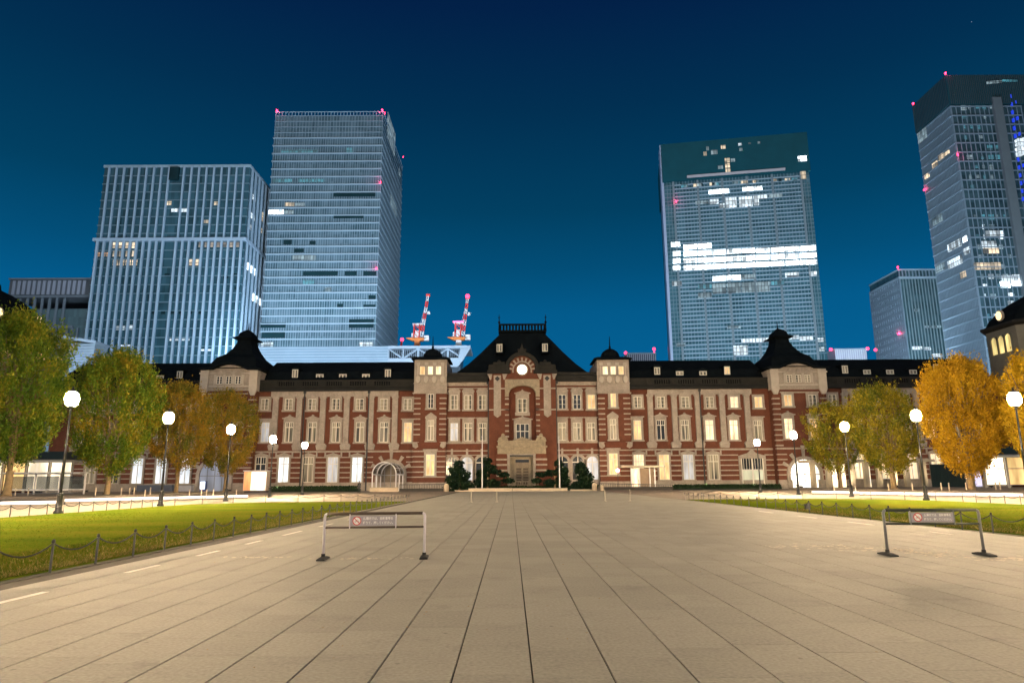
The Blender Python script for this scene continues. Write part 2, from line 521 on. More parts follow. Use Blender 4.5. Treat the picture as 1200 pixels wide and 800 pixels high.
# lawns with turf, a stone kerb and a fence of posts and chains
def grass_mat(name, tip):
    m, t, p = nodes(name)
    g = t.nodes.new('ShaderNodeNewGeometry')
    n1 = t.nodes.new('ShaderNodeTexNoise'); n1.inputs['Scale'].default_value = .22; n1.inputs['Detail'].default_value = 6
    mp = t.nodes.new('ShaderNodeMapping'); mp.inputs['Scale'].default_value = (.5, 1.6, 1)
    t.links.new(g.outputs['Position'], mp.inputs[0]); t.links.new(mp.outputs[0], n1.inputs['Vector'])
    n2 = t.nodes.new('ShaderNodeTexNoise'); n2.inputs['Scale'].default_value = 9; n2.inputs['Detail'].default_value = 4
    t.links.new(g.outputs['Position'], n2.inputs['Vector'])
    ad = t.nodes.new('ShaderNodeMath'); ad.operation = 'MULTIPLY_ADD'; ad.inputs[1].default_value = .45
    t.links.new(n2.outputs['Fac'], ad.inputs[0])
    md = t.nodes.new('ShaderNodeMath'); md.operation = 'MULTIPLY'; md.inputs[1].default_value = .6
    t.links.new(n1.outputs['Fac'], md.inputs[0]); t.links.new(md.outputs[0], ad.inputs[2])
    if tip:
        a2 = t.nodes.new('ShaderNodeMath'); a2.operation = 'MULTIPLY_ADD'; a2.inputs[1].default_value = .5; 
        t.links.new(g.outputs['Random Per Island'], a2.inputs[0])
        sb = t.nodes.new('ShaderNodeMath'); sb.operation = 'SUBTRACT'; sb.inputs[1].default_value = .22
        t.links.new(ad.outputs[0], sb.inputs[0]); t.links.new(sb.outputs[0], a2.inputs[2])
        ad = a2
    rp = t.nodes.new('ShaderNodeValToRGB')
    e = rp.color_ramp.elements
    e[0].position = .36; e[0].color = (.072, .116, .011, 1)
    e[1].position = .72; e[1].color = (.20, .168, .026, 1)
    x = e.new(.53); x.color = (.114, .150, .013, 1)
    t.links.new(ad.outputs[0], rp.inputs[0]); t.links.new(rp.outputs[0], p.inputs['Base Color'])
    p.inputs['Roughness'].default_value = .9
    p.inputs['Specular IOR Level'].default_value = 0
    return m
GRASS, BLADE = grass_mat('lawn_turf', False), grass_mat('grass_blades', True)
DRY = mat('dry_grass_blades', (.30, .235, .085), .95, .35, 2.5, spec=0, rand=.4)
KERB = mat('kerb_stone', (.24, .21, .17), .8, .15, 1)
CHAINM = mat('dark_chain', (.02, .022, .022), .5, .2, 4)
POSTM = mat('chain_post_steel', (.09, .095, .10), .45, .15, 4, metal=.4)
LY1 = 58.0
def rounded(x0, x1, y0, y1, rad, corner):
    P = [(x0, y0), (x1, y0)]
    n = 8
    if corner == 'right':
        P += [(x1 - rad + rad * math.cos(R(90 * k / n)), y1 - rad + rad * math.sin(R(90 * k / n))) for k in range(n + 1)] + [(x0, y1)]
    else:
        P += [(x1, y1)] + [(x0 + rad - rad * math.sin(R(90 * k / n)), y1 - rad + rad * math.cos(R(90 * k / n))) for k in range(n + 1)]
    return P
for side, (x0, x1) in (('left', (-24.6, -8.62)), ('right', (14.58, 31.2))):
    P = rounded(x0, x1, -20, LY1, 9, side)
    m = MB(); m.rings([[(x, y, -.04) for x, y in P], [(x, y, .03) for x, y in P]])
    setting('lawn', m, GRASS)
    Q = [(x + (.14 if x > (x0 + x1) / 2 else -.14), y + (.14 if y > 20 else -.14)) for x, y in P]
    m = MB(); m.rings([[(x, y, -.045) for x, y in Q], [(x, y, -.002) for x, y in Q]])
    setting('lawn_kerb', m, KERB)
    # grass blades where the picture can show them
    nb = 60000
    ys = 9 + 30 * RNG.random(nb) ** 1.5
    xs = x0 + .1 + (x1 - x0 - .2) * RNG.random(nb)
    edge = RNG.random(nb) < .6
    inner = x1 if side == 'left' else x0
    xs = np.where(edge, inner + (-1 if side == 'left' else 1) * (.06 + 2.8 * RNG.random(nb) ** 2.2), xs)
    ok = (ys < LY1 - 9)
    xs, ys, edge = xs[ok], ys[ok], edge[ok]; nb = len(xs)
    h = np.where(edge, .03 + .05 * RNG.random(nb), .012 + .02 * RNG.random(nb))[:]; a = RNG.random(nb) * 6.283; w = .012
    lx, ly = .03 * RNG.standard_normal(nb), .03 * RNG.standard_normal(nb)
    v = np.empty((nb, 3, 3))
    v[:, 0] = np.stack([xs - w * np.cos(a), ys - w * np.sin(a), np.full(nb, .028)], 1)
    v[:, 1] = np.stack([xs + w * np.cos(a), ys + w * np.sin(a), np.full(nb, .028)], 1)
    v[:, 2] = np.stack([xs + lx, ys + ly, .03 + h], 1)
    dry = edge & (RNG.random(nb) < .62 * np.exp(-np.abs(xs - inner) / .9))
    for nm_, sel, mm in (('grass', ~dry, BLADE), ('dry_grass', dry, DRY)):
        k = int(sel.sum())
        o = link(nm_, np_mesh(nm_, v[sel].reshape(-1, 3), np.arange(k * 3).reshape(-1, 3), mm))
        o['kind'] = 'stuff'
# a few dry leaves blown over the paving
nl = 420
xs = PX0 + (PX1 - PX0) * RNG.random(nl); ys = 5 + 60 * RNG.random(nl) ** 1.6
a = RNG.random(nl) * 6.28; s = .012 + .018 * RNG.random(nl)
v = np.empty((nl, 4, 3))
for k, (du, dv) in enumerate(((-1, 0), (0, -.5), (1, 0), (0, .5))):
    v[:, k] = np.stack([xs + s * (du * np.cos(a) - dv * np.sin(a)), ys + s * (du * np.sin(a) + dv * np.cos(a)), .005 + .008 * RNG.random(nl)], 1)
o = link('fallen_leaves', np_mesh('fallen_leaves', v.reshape(-1, 3), np.arange(nl * 4).reshape(-1, 4), mat('dry_leaf', (.34, .22, .10), .9, .5, 3)))
o['kind'] = 'stuff'

def post_mesh():
    m = MB(); m.lathe([(.023, 0), (.021, .50), (.021, .535)], n=8)
    return m.mesh('post', POSTM)
def cap_mesh():
    m = MB(); m.lathe([(.029, .535), (.033, .56), (.024, .59), (.008, .6)], n=8)
    return m.mesh('cap', IRON)
PM, CM = post_mesh(), cap_mesh()
def chain_fence(pts, label, grp='low chain fences round the lawns'):
    t = thing('chain_fence', label, 'fence', (pts[0][0], pts[0][1], 0), 0, grp)
    o0 = Vector((pts[0][0], pts[0][1], 0))
    cm = {}
    for i, p in enumerate(pts):
        q = link('post', PM, t, Vector((p[0], p[1], 0)) - o0)
        link('cap', CM, q)
        if i + 1 < len(pts):
            d = Vector((pts[i + 1][0] - p[0], pts[i + 1][1] - p[1], 0))
            L = round(d.length, 2)
            if L not in cm:
                m = MB()
                m.chain([(L * k / 8, 0, .53 - .17 * (1 - (2 * k / 8 - 1) ** 2)) for k in range(9)], .015, 5)
                cm[L] = m.mesh('chain', CHAINM)
            c = link('chain', cm[L], t, Vector((p[0], p[1], 0)) - o0)
            c.rotation_euler.z = math.atan2(d.y, d.x)
SPC = 1.42
def line(x0, y0, x1, y1):
    n = max(1, round(math.hypot(x1 - x0, y1 - y0) / SPC))
    return [(x0 + (x1 - x0) * k / n, y0 + (y1 - y0) * k / n) for k in range(n + 1)]
chain_fence(line(-8.46, 7.5, -8.46, LY1 + .1), 'low chain fence between the wide paving and the lawn with the green trees')
chain_fence(line(14.42, 14.0, 14.42, LY1 + .1), 'low chain fence between the wide paving and the lawn with the orange trees')
chain_fence(line(-8.46 - SPC, LY1 + .1, -15.5, LY1 + .1) + [(-24.78 + 9.1 * (1 - math.sin(R(a))), LY1 - 9 + 9.1 * math.cos(R(a))) for a in (12, 28, 44, 60, 76)] + line(-24.8, 48.6, -24.8, 28), 'low chain fence along the road side of the lawn with the green trees')
chain_fence(line(14.42 + SPC, LY1 + .1, 22.2, LY1 + .1) + [(31.38 - 9.1 * (1 - math.sin(R(a))), LY1 - 9 + 9.1 * math.cos(R(a))) for a in (12, 28, 44, 60, 76)] + line(31.4, 48.6, 31.4, 28), 'low chain fence along the road side of the lawn with the orange trees')

# ------------------------------------------------------------------ the station
YF = 130.0
st = thing('station_building', 'long red brick station with pale stone bands, black slate roofs and a lit round clock', 'station', (fx(612, 573, YF), YF, 0))
O = st.location.copy()
def sp_(name, mb, m, smooth=False, stuff=False):       # a part built in world measures
    mb.v = [(x - O.x, y - O.y, z - O.z) for x, y, z in mb.v]
    return part(name, mb, m, st, smooth=smooth, stuff=stuff)
Z = lambda py, px=400, Y=YF: fz(px, py, Y)
z_eave, z_frieze, z_par, z_ridge = Z(458.3), Z(464.3), Z(445.2), Z(424.5, 400, 138.5)
z_str = Z(528.9)
rows = [Z(v) for v in (535.6, 541.5, 547.5, 553.5, 559.3)]
z_pl = Z(565)

WIN = {}
def window_mesh(kind):
    """stone surround, white frame, pane: local origin at the middle of the sill on the wall plane, front is -Y"""
    if kind in WIN: return WIN[kind]
    spec = {   # pane w, pane h, side, top, sill, pediment, transom, bars
        'upper': (1.5, 2.15, .40, .42, .30, None, 0, 1), 'tall': (1.55, 3.75, .36, .62, .26, 'curl', .74, 1), 'flat': (1.5, 3.7, .38, .55, .26, 'cornice', .74, 1),
        'ground': (1.95, 4.65, .30, .22, .16, 'ears', .72, 1), 'pav_upper': (1.45, 2.75, .32, .95, .28, 'round', 0, 1), 'pav_tall': (1.45, 3.35, .36, .85, .26, 'cornice', .72, 1),
        'turret_upper': (1.05, 2.7, .42, .55, .30, None, 0, 1), 'turret_tall': (1.15, 3.75, .42, .7, .30, 'gable', .72, 1), 'turret_low': (1.6, 3.9, .36, .75, .2, 'cornice', .72, 1),
        'attic': (1.1, 1.5, .26, .32, .2, 'curl', 0, 1), 'turret_attic': (1.05, 1.65, .14, .14, .12, None, 0, 0), 'dormer': (1.05, 1.25, .16, .16, .12, None, 0, 1),
        'centre_upper': (1.75, 2.6, .40, .95, .62, 'curl', .0, 1), 'centre_low': (2.45, 2.9, .42, .75, .15, 'curl', .52, 2), 'arched': (1.6, 2.5, .3, .2, .2, None, 0, 1),
        'far_tall': (1.5, 3.7, .36, .5, .26, 'cornice', .74, 1)}[kind]
    w, h, sd, tp, sl, ped, tr, bars = spec
    hw = w / 2
    s = MB()
    s.box(-hw - sd, -hw, -.26, .05, sl, sl + h); s.box(hw, hw + sd, -.26, .05, sl, sl + h)
    s.box(-hw - sd, hw + sd, -.262, .05, sl + h, sl + h + tp)
    s.box(-hw - sd - .12, hw + sd + .12, -.36, .05, 0, sl)
    zt = sl + h + tp
    ow = hw + sd
    if ped == 'cornice':
        s.box(-ow - .22, ow + .22, -.48, .05, zt, zt + .2)
    elif ped == 'curl':
        P = [(-ow - .25, zt), (ow + .25, zt), (ow + .28, zt + .16), (ow - .15, zt + .24), (ow * .45, zt + .42), (.22, zt + .52), (.12, zt + .78), (-.12, zt + .78), (-.22, zt + .52), (-ow * .45, zt + .42), (-ow + .15, zt + .24), (-ow - .28, zt + .16)]
        s.prism(P, -.46, .05)
    elif ped == 'gable':
        s.prism([(-ow - .1, zt - .35), (ow + .1, zt - .35), (ow + .05, zt), (0, zt + .75), (-ow - .05, zt)], -.4, .05)
    elif ped == 'round':
        s.prism([(-ow, zt)] + [(ow * math.cos(R(a)), zt + .42 * math.sin(R(a))) for a in range(0, 181, 20)], -.3, .05)
        s.box(-ow - .12, -ow + .02, -.3, .05, zt - .4, zt); s.box(ow - .02, ow + .12, -.3, .05, zt - .4, zt)
    elif ped == 'ears':
        s.prism([(-ow - .1, zt), (ow + .1, zt), (ow + .1, zt + .14), (.15, zt + .5), (0, zt + .62), (-.15, zt + .5), (-ow - .1, zt + .14)], -.44, .05)
        s.box(-ow - .36, -ow - .12, -.3, .05, zt - .25, zt + .78); s.box(ow + .12, ow + .36, -.3, .05, zt - .25, zt + .78)
    fr = MB()
    y0, y1 = -.22, -.13
    fr.box(-hw, -hw + .09, y0, y1, sl, sl + h); fr.box(hw - .09, hw, y0, y1, sl, sl + h)
    fr.box(-hw + .09, hw - .09, y0, y1, sl + h - .09, sl + h); fr.box(-hw + .09, hw - .09, y0, y1, sl, sl + .1)
    if bars == 1: fr.box(-.075, .075, y0 - .012, y1, sl + .1, sl + h - .09)
    if bars == 2:
        for xx in (-w / 6, w / 6): fr.box(xx - .06, xx + .06, y0 - .012, y1, sl + .1, sl + h - .09)
    if tr:
        fr.box(-hw + .09, hw - .09, y0 - .022, y1, sl + h * tr - .07, sl + h * tr + .07)
        for xx in (-hw / 2, hw / 2): fr.box(xx - .025, xx + .025, y0, y1, sl + h * tr + .07, sl + h - .09)
    elif bars:
        for k in (1, 2):
            fr.box(-hw + .09, hw - .09, y0 + .02, y1, sl + h * k / 3 - .02, sl + h * k / 3 + .02)
    pn = MB(); pn.box(-hw, hw, -.125, -.08, sl, sl + h)
    WIN[kind] = (s.mesh('window', STONE), fr.mesh('frame', WHITEF), {}, pn)
    return WIN[kind]
def window(kind, px, py, Y, m=None, smat=None):
    """py = pixel row of the bottom of the sill"""
    s, fr, pm, pn = window_mesh(kind)
    m = m or CURT
    if m.name not in pm: pm[m.name] = pn.mesh('pane', m)
    p = onY(px, py, Y)
    w = link('window', s, st, p - O)
    link('frame', fr, w); link('pane', pm[m.name], w)
    return w
def box_px(name, x0, x1, py0, py1, Y, dy, m, depth=.1, pxr=None):
    a, b_ = fx(x0, (py0 + py1) / 2, Y), fx(x1, (py0 + py1) / 2, Y)
    mb = MB(); mb.box(a, b_, Y - dy, Y + depth, fz((x0 + x1) / 2, py1, Y), fz((x0 + x1) / 2, py0, Y))
    return sp_(name, mb, m)
X = lambda px, py=500, Y=YF: fx(px, py, Y)

# --- section limits along the front (pixels at mid height)
tl0, tl1 = X(232, 500, 128), X(297, 500, 128)        # gabled tower beside the green trees
wl0, wl1 = tl1, X(486)
ul0, ul1 = X(486), X(523.5)                            # turret
c0, c1 = ul1, X(700.5)
ur0, ur1 = c1, X(737.5)
wr0, wr1 = ur1, X(903.5)
tr0, tr1 = X(903.5), X(972, 500, 128)
end0, end1 = X(60), X(1175)

def wall(x0, x1, Y, z1, m=BRICK, back=146, z0=-.1):
    mb = MB(); mb.box(x0, x1, Y, back, z0, z1)
    return sp_('wall', mb, m)
zc_eave = Z(447.8, 550)
wall(wl0, wl1, YF, z_eave)
wall(wr0, wr1, YF, z_eave)
wall(end0, tl0, YF, z_eave)
wall(tr1, end1, YF, z_eave)
wall(c0, c1, 129.4, zc_eave)
def courses(x0, x1, Y, skip=()):
    for z in rows:
        mb = MB(); segs = []
        a = x0
        for s0, s1 in sorted(skip):
            if a < s0: segs.append((a, s0))
            a = max(a, s1)
        if a < x1: segs.append((a, x1))
        for a, b_ in segs:
            m = MB(); m.box(a, b_, Y - .07, Y + .05, z - .11, z + .11)
            sp_('stone_course', m, STONE)
def bandz(x0, x1, Y, z0, z1, dy=.16, m=STONE, name='string_course'):
    mb = MB(); mb.box(x0, x1, Y - dy, Y + .1, z0, z1)
    return sp_(name, mb, m)
# wings: plinth, string course, frieze, striped ground floor
arch_r = X(457, 545)
for x0, x1, sk in ((wl0, wl1, ((arch_r - 3.2, arch_r + 3.0),)), (wr0, wr1, ((X(868, 550) - .3, X(896, 550) + .2),)), (end0, tl0, ()), (tr1, end1, ())):
    bandz(x0, x1, YF, -.1, z_pl, .14, STONE, 'plinth')
    bandz(x0, x1, YF, z_str - .16, z_str + .16, .2)
    courses(x0, x1, YF, sk)
# roofs: cornice, parapet, slate slope
def roof(x0, x1, hips=(0, 0)):
    mb = MB(); mb.extrude_x([(YF - .75, z_eave), (YF - .75, z_eave + .35), (YF - .45, z_eave + .8), (131.4, z_eave + .8), (131.4, z_eave - .02), (YF - .3, z_eave - .02)], x0, x1)
    sp_('cornice', mb, COPPER)
    z1 = z_par - .1
    mb = MB(); mb.extrude_x([(131.4, z_eave + .3), (131.6, z1), (133.2, z1 + (z_ridge - z1) * .45), (138.5, z_ridge), (144, z_ridge), (148, z_eave)], x0, x1)
    sp_('roof', mb, SLATE)
def balustrade(x0, x1, px_list):
    zb, zt = z_eave + .8, z_par + .05
    m = MB(); m.box(x0, x1, YF - .3, YF + .1, zt - .3, zt); sp_('balustrade_rail', m, COPPER)
    m = MB(); m.box(x0, x1, YF - .28, YF + .08, zb, zb + .28); sp_('balustrade_base', m, COPPER)
    xs = [X(p, 450) for p in px_list]
    edges = [x0] + xs + [x1]
    for x in xs:
        m = MB(); m.box(x - .62, x + .62, YF - .33, YF + .13, zb + .28, zt - .3); sp_('balustrade_pier', m, COPPER)
    bl = MB()
    for i in range(len(xs) - 1):
        a, b_ = xs[i] + .72, xs[i + 1] - .72
        n = int((b_ - a) / .42)
        for k in range(n + 1):
            x = a + (b_ - a) * k / n
            bl.box(x - .1, x + .1, YF - .2, YF, zb + .28, zt - .3)
    sp_('balusters', bl, COPPER, stuff=True)
    for a, b_ in ((x0, xs[0] - .62), (xs[-1] + .62, x1)):
        if b_ > a: m = MB(); m.box(a, b_, YF - .2, YF + .05, zb + .28, zt - .3); sp_('balustrade_panel', m, COPPER)
roof(wl0, wl1); roof(wr0, wr1); roof(end0, tl0); roof(tr1, end1)
balustrade(wl0, wl1, (322, 350, 378, 405.5, 434, 462)); balustrade(wr0, wr1, (762, 790, 818, 846, 873))
balustrade(end0, tl0, (80, 108, 136, 164, 192, 220)); balustrade(tr1, end1, (985, 1013, 1041, 1069, 1097, 1125, 1153))

# wing bays
def pilaster(px):
    x = X(px, 495)
    z0, z1 = Z(519.5), Z(466.5)
    m = MB(); m.box(x - .52, x + .52, YF - .42, YF + .05, z0, z1); m.box(x - .66, x + .66, YF - .5, YF + .05, z1, z1 + .4)
    sp_('pilaster', m, STONE)
    m = MB(); m.prism([(x - .8, Z(527)), (x + .8, Z(527)), (x + 1.0, z0 - .35), (x + .72, z0), (x - .72, z0), (x - 1.0, z0 - .35)], YF - .5, YF + .05)
    sp_('pedestal', m, STONE)
def downpipe(px, Y=YF):
    x = X(px, 510, Y)
    m = MB(); m.box(x - .1, x + .1, Y - .62, Y - .42, 0, z_eave + .1); m.box(x - .22, x + .22, Y - .7, Y - .4, z_eave - .5, z_eave)
    sp_('downpipe', m, IRON)
for p in (322.3, 350.2, 378, 406, 434.5, 462.7): pilaster(p)
for p in (762.5, 790.7, 818.3, 847, 876.3): pilaster(p)
bandz(X(318.5, 461), X(467, 461), YF, Z(464.6), z_eave - .02, .34, STONE, 'frieze')
bandz(X(758.5, 461), X(880, 461), YF, Z(464.6), z_eave - .02, .34, STONE, 'frieze')
for p in (355.5, 431.3): downpipe(p)
for p in (822, ): downpipe(p)
wing_l = (310.3, 338.3, 365.6, 393.5, 421.5, 449.8, 477.8)
lit3 = {}; 
for i, p in enumerate(wing_l):
    window('upper', p, 482.3, YF, {5: CURT}.get(i))
    window('tall' if 0 < i < 6 else 'flat', p, 519.6, YF, {6: WARMP, 0: DIMP}.get(i))
for p, mm in ((338.3, DIMP), (303, DARKP), (365.6, COOLP), (393.5, DIMP), (421.6, DIMP), (332, None)):
    pass
for p, mm in ((304.5, DARKP), (331.5, COOLP), (360.3, CURT), (389.3, DIMP), (418, COOLP)):
    window('ground', p, 566, YF, mm)
wing_r = (747.3, 774.8, 803.3, 832, 860.6, 889)
for i, p in enumerate(wing_r):
    window('upper', p, 479.7, YF, {4: HOTP, 5: WARMP}.get(i))
    window('tall' if 0 < i < 5 else 'flat', p, 517, YF, {0: WARMP, 1: DARKP, 3: HOTP, 4: HOTP}.get(i))
for p, mm in ((749.3, HOTP), (779, WARMP), (807.5, DIMP), (837, CURT)):
    window('ground', p, 562.9, YF, mm)
# the wide glazed shop bay of the wing
xb0, xb1 = X(868.5, 550), X(895, 550)
z0, z1 = .1, Z(537, 880)
m = MB()
m.box(xb0 - .4, xb0, YF - .35, YF + .05, 0, z1); m.box(xb1, xb1 + .4, YF - .35, YF + .05, 0, z1)
m.prism([(xb0 - .4, z1), (xb1 + .4, z1), (xb1 + .4, z1 + .5), ((xb0 + xb1) / 2 + .8, z1 + 1.0), ((xb0 + xb1) / 2, z1 + 1.8), ((xb0 + xb1) / 2 - .8, z1 + 1.0), (xb0 - .4, z1 + .5)], YF - .4, YF + .05)
w = sp_('window', m, STONE)
m = MB(); xm = (xb0 + xb1) / 2
for x in (xb0 + .08, xm, xb1 - .08): m.box(x - .13, x + .13, YF - .2, YF - .06, .1, z1)
m.box(xb0 + .21, xb1 - .21, YF - .21, YF - .06, z1 * .62 - .09, z1 * .62 + .09)
for k in range(1, 8): m.box(xb0 + (xb1 - xb0) * k / 8 - .03, xb0 + (xb1 - xb0) * k / 8 + .03, YF - .15, YF - .06, z1 * .62 + .09, z1)
m.v = [(x - O.x, y - O.y, z) for x, y, z in m.v]; part('frame', m, WHITEF, w)
m = MB(); m.box(xb0, xb1, YF - .05, YF - .01, 0, z1 * .62); m.v = [(x - O.x, y - O.y, z) for x, y, z in m.v]; part('pane', m, emit('shop_glass', (.75, .80, .62), .42, .9), w)
m = MB(); m.box(xb0, xb1, YF - .05, YF - .01, z1 * .62, z1); m.v = [(x - O.x, y - O.y, z) for x, y, z in m.v]; part('pane', m, DARKP, w)

# dormers on the slate slopes
def dormer(px, py0, py1, low, Y=132.6, m=CURT):
    p = onY(px, py1, Y); h = fz(px, py0, Y) - p.z
    w = .78 if not low else 1.0
    d = MB(); d.box(p.x - w, p.x + w, Y - .2, Y + 3.5, p.z - .3, p.z + h + .15)
    d.prism([(p.x - w - .2, p.z + h + .15), (p.x + w + .2, p.z + h + .15), (p.x + w * .5, p.z + h + .55), (p.x, p.z + h + .7), (p.x - w * .5, p.z + h + .55)], Y - .4, Y + 3.6)
    dd = sp_('dormer', d, SLATE)
    f = MB(); ww = w * .72
    f.box(p.x - ww, p.x - ww + .14, Y - .3, Y - .19, p.z, p.z + h); f.box(p.x + ww - .14, p.x + ww, Y - .3, Y - .19, p.z, p.z + h)
    f.box(p.x - ww + .14, p.x + ww - .14, Y - .3, Y - .19, p.z + h - .14, p.z + h); f.box(p.x - ww + .14, p.x + ww - .14, Y - .3, Y - .19, p.z, p.z + .14)
    f.box(p.x - .1, p.x + .1, Y - .3, Y - .19, p.z + .14, p.z + h - .14)
    f.v = [(x - O.x, y - O.y, z) for x, y, z in f.v]; part('frame', f, WHITEF, dd)
    f = MB(); f.box(p.x - ww + .1, p.x + ww - .1, Y - .24, Y - .195, p.z + .1, p.z + h - .1)
    f.v = [(x - O.x, y - O.y, z) for x, y, z in f.v]; part('pane', f, m, dd)
for p in (346, 454.7): dormer(p, 433, 443, False)
for p in (375, 402, 429): dormer(p, 438.5, 443.6, True)
dormer(770, 430.5, 439, False); dormer(852, 429.5, 439, False, m=WARMP)
for p in (796.3, 823.6): dormer(p, 435, 440, True)
dormer(211, 435, 443.5, False); dormer(188, 440, 445, True)
dormer(990, 428.5, 437.5, False)
for p in (1015.5, 1042.5, 1069.5): dormer(p, 433.5, 438.6, True)
dormer(1097, 427, 436, False)

# --- turrets beside the centre
def turret(x0, x1, pxc, mats, roll_dy):
    Y = 128.3
    xc = (x0 + x1) / 2
    hw = (x1 - x0) / 2
    dz = lambda py: fz(pxc, py, Y)
    zt = dz(421.5); za = dz(461)
    m = MB(); m.box(x0, x1, Y, 146, -.1, za); sp_('wall', m, BRICK)
    m = MB(); m.box(x0 - .06, x1 + .06, Y - .06, 140, za, zt); t = sp_('turret_attic', m, STONE)
    m = MB(); m.box(x0 - .3, x1 + .3, Y - .3, 140.2, za - .02, za + .22); m.box(x0 - .12, x1 + .12, Y - .14, 140.1, dz(449) - .1, dz(449) + .12)
    m.v = [(x - O.x, y - O.y, z) for x, y, z in m.v]; part('moulding', m, STONE, t)
    # medallions and brackets between the attic windows
    for f in (-.86, -.29, .29, .86):
        x = xc + f * (hw - .35)
        m = MB(); m.prism([(x + .46 * math.cos(R(a)), dz(444.5) + .70 * math.sin(R(a))) for a in range(0, 360, 30)], Y - .42, Y - .05)
        m.v = [(x_ - O.x, y - O.y, z) for x_, y, z in m.v]; part('medallion', m, WSTONE, t)
        m = MB(); m.box(x - .34, x + .34, Y - .42, Y - .05, dz(428.5), dz(425)); m.box(x - .2, x + .2, Y - .2, Y - .05, dz(440), dz(428.5))
        m.v = [(x_ - O.x, y - O.y, z) for x_, y, z in m.v]; part('bracket', m, WSTONE, t)
    for f, mm in zip((-.57, 0, .57), mats[:3]):
        s, fr, pm, pn = window_mesh('turret_attic')
        if mm.name not in pm: pm[mm.name] = pn.mesh('pane', mm)
        w = link('window', s, st, Vector((xc + f * (hw - .35), Y - .06, dz(440))) - O); link('frame', fr, w); link('pane', pm[mm.name], w)
    # flaring eave, dome and spire
    yc = Y + hw
    m = MB()
    m.rings([[(xc + sx * (hw + e), yc + sy * (hw + e), z) for sx, sy in ((-1, -1), (1, -1), (1, 1), (-1, 1))] for e, z in ((.1, zt), (.62, zt + .05), (.6, zt + .28), (-.2, zt + .62))])
    sp_('eave', m, SLATE)
    r = hw * .62
    m = MB(); m.lathe([(r * 1.15, zt + .45), (r * 1.08, zt + .7), (r, zt + 1.2), (r * .93, zt + 1.6), (r * .75, zt + 2.1), (r * .45, zt + 2.5), (r * .12, zt + 2.75)], xc, yc, 16)
    sp_('dome', m, SLATE, smooth=True)
    m = MB(); m.tube((xc, yc, zt + 2.6), (xc, yc, zt + 5.2), .16, .05); m.sphere((xc, yc, zt + 3.0), .25, 8, 4)
    sp_('spire', m, SLATE)
    # quoins in pale stone on both corners
    qy = [466.5 + 6.05 * k for k in range(8)]
    for py in qy:
        z = dz(py)
        for xa, xb in ((x0 - .05, x0 + 1.25), (x1 - 1.25, x1 + .05)):
            m = MB(); m.box(xa, xb, Y - .07, Y + .5, z - .13, z + .13); sp_('quoin', m, STONE)
    for z in rows + [z_str - .1]:
        m = MB(); m.box(x0 - .06, x1 + .06, Y - .07, Y + 1.7, z - .11, z + .11); sp_('stone_course', m, STONE)
    m = MB(); m.box(x0 - .12, x1 + .12, Y - .14, Y + 1.8, -.1, z_pl - .1); sp_('plinth', m, STONE)
    # balcony under the tall window
    z0, z1 = dz(524.5), dz(518.3)
    m = MB(); m.prism([(xc - 1.9, z0), (xc + 1.9, z0), (xc + 2.2, z1), (xc - 2.2, z1)], Y - .55, Y + .05); sp_('balcony', m, RECESS)
    for sx in (-1, 1):
        m = MB(); m.prism([(xc + sx * 2.55 - .62, z1 + .1), (xc + sx * 2.55 - .5, z0 + .2), (xc + sx * 2.55, z0 - .1), (xc + sx * 2.55 + .5, z0 + .2), (xc + sx * 2.55 + .62, z1 + .1)], Y - .4, Y + .05); sp_('bracket', m, STONE)
    window('turret_upper', pxc, 480.2 + roll_dy, Y, mats[3]); window('turret_tall', pxc, 517.8 + roll_dy, Y, mats[4]); window('turret_low', pxc - (.7 if pxc < 600 else -.4) , 558.5 + roll_dy, Y, mats[5])
turret(ul0, ul1, 504.7, (WARMP, HOTP, HOTP, DARKP, CURT, WARMP), 0)
turret(ur0, ur1, 718.8, (HOTP, HOTP, WARMP, WARMP, CURT, WARMP), -1.2)

# --- centre pavilion
YC = 129.4
dz = lambda py, Y=YC: fz(605, py, Y)
cx = fx(612, 500, YC)
for a, b_ in ((c0, fx(571.5, 450, YC)), (fx(652, 450, YC), c1)):
    m = MB(); m.extrude_x([(YC - .9, dz(447.5)), (YC - .95, dz(441)), (YC - .55, dz(440)), (YC - .5, dz(436.6)), (131.5, dz(436.4)), (131.5, dz(447.6))], a, b_); sp_('cornice', m, COPPER)
    bandz(a, b_, YC, dz(451.8), dz(447.6) , .22, STONE, 'frieze')
    bandz(a, b_, YC, dz(455), dz(454), .2)
    bandz(a, b_, YC, dz(519.3), dz(517.9), .2)
    bandz(a, b_, YC, dz(528.4), dz(527), .2)
    bandz(a, b_, YC, dz(533.2), dz(532.2), .12)
    bandz(a, b_, YC, -.1, dz(562), .14, STONE, 'plinth')
    m = MB(); m.box(a, b_, YC - .3, YC + .05, dz(488.5), dz(484.5)); sp_('brick_moulding', m, BRICK)
for p, ma, mb_ in ((532.2, CURT, DIMP), (548.6, CURT, CURT), (565.4, CURT, CURT), (659, DARKP, CURT), (676.3, DARKP, CURT), (693.2, WARMP, CURT)):
    dy = -.6 if p > 600 else 0
    window('pav_upper', p, 481.6 + dy, YC, ma); window('pav_tall', p, 518.2 + dy, YC, mb_)
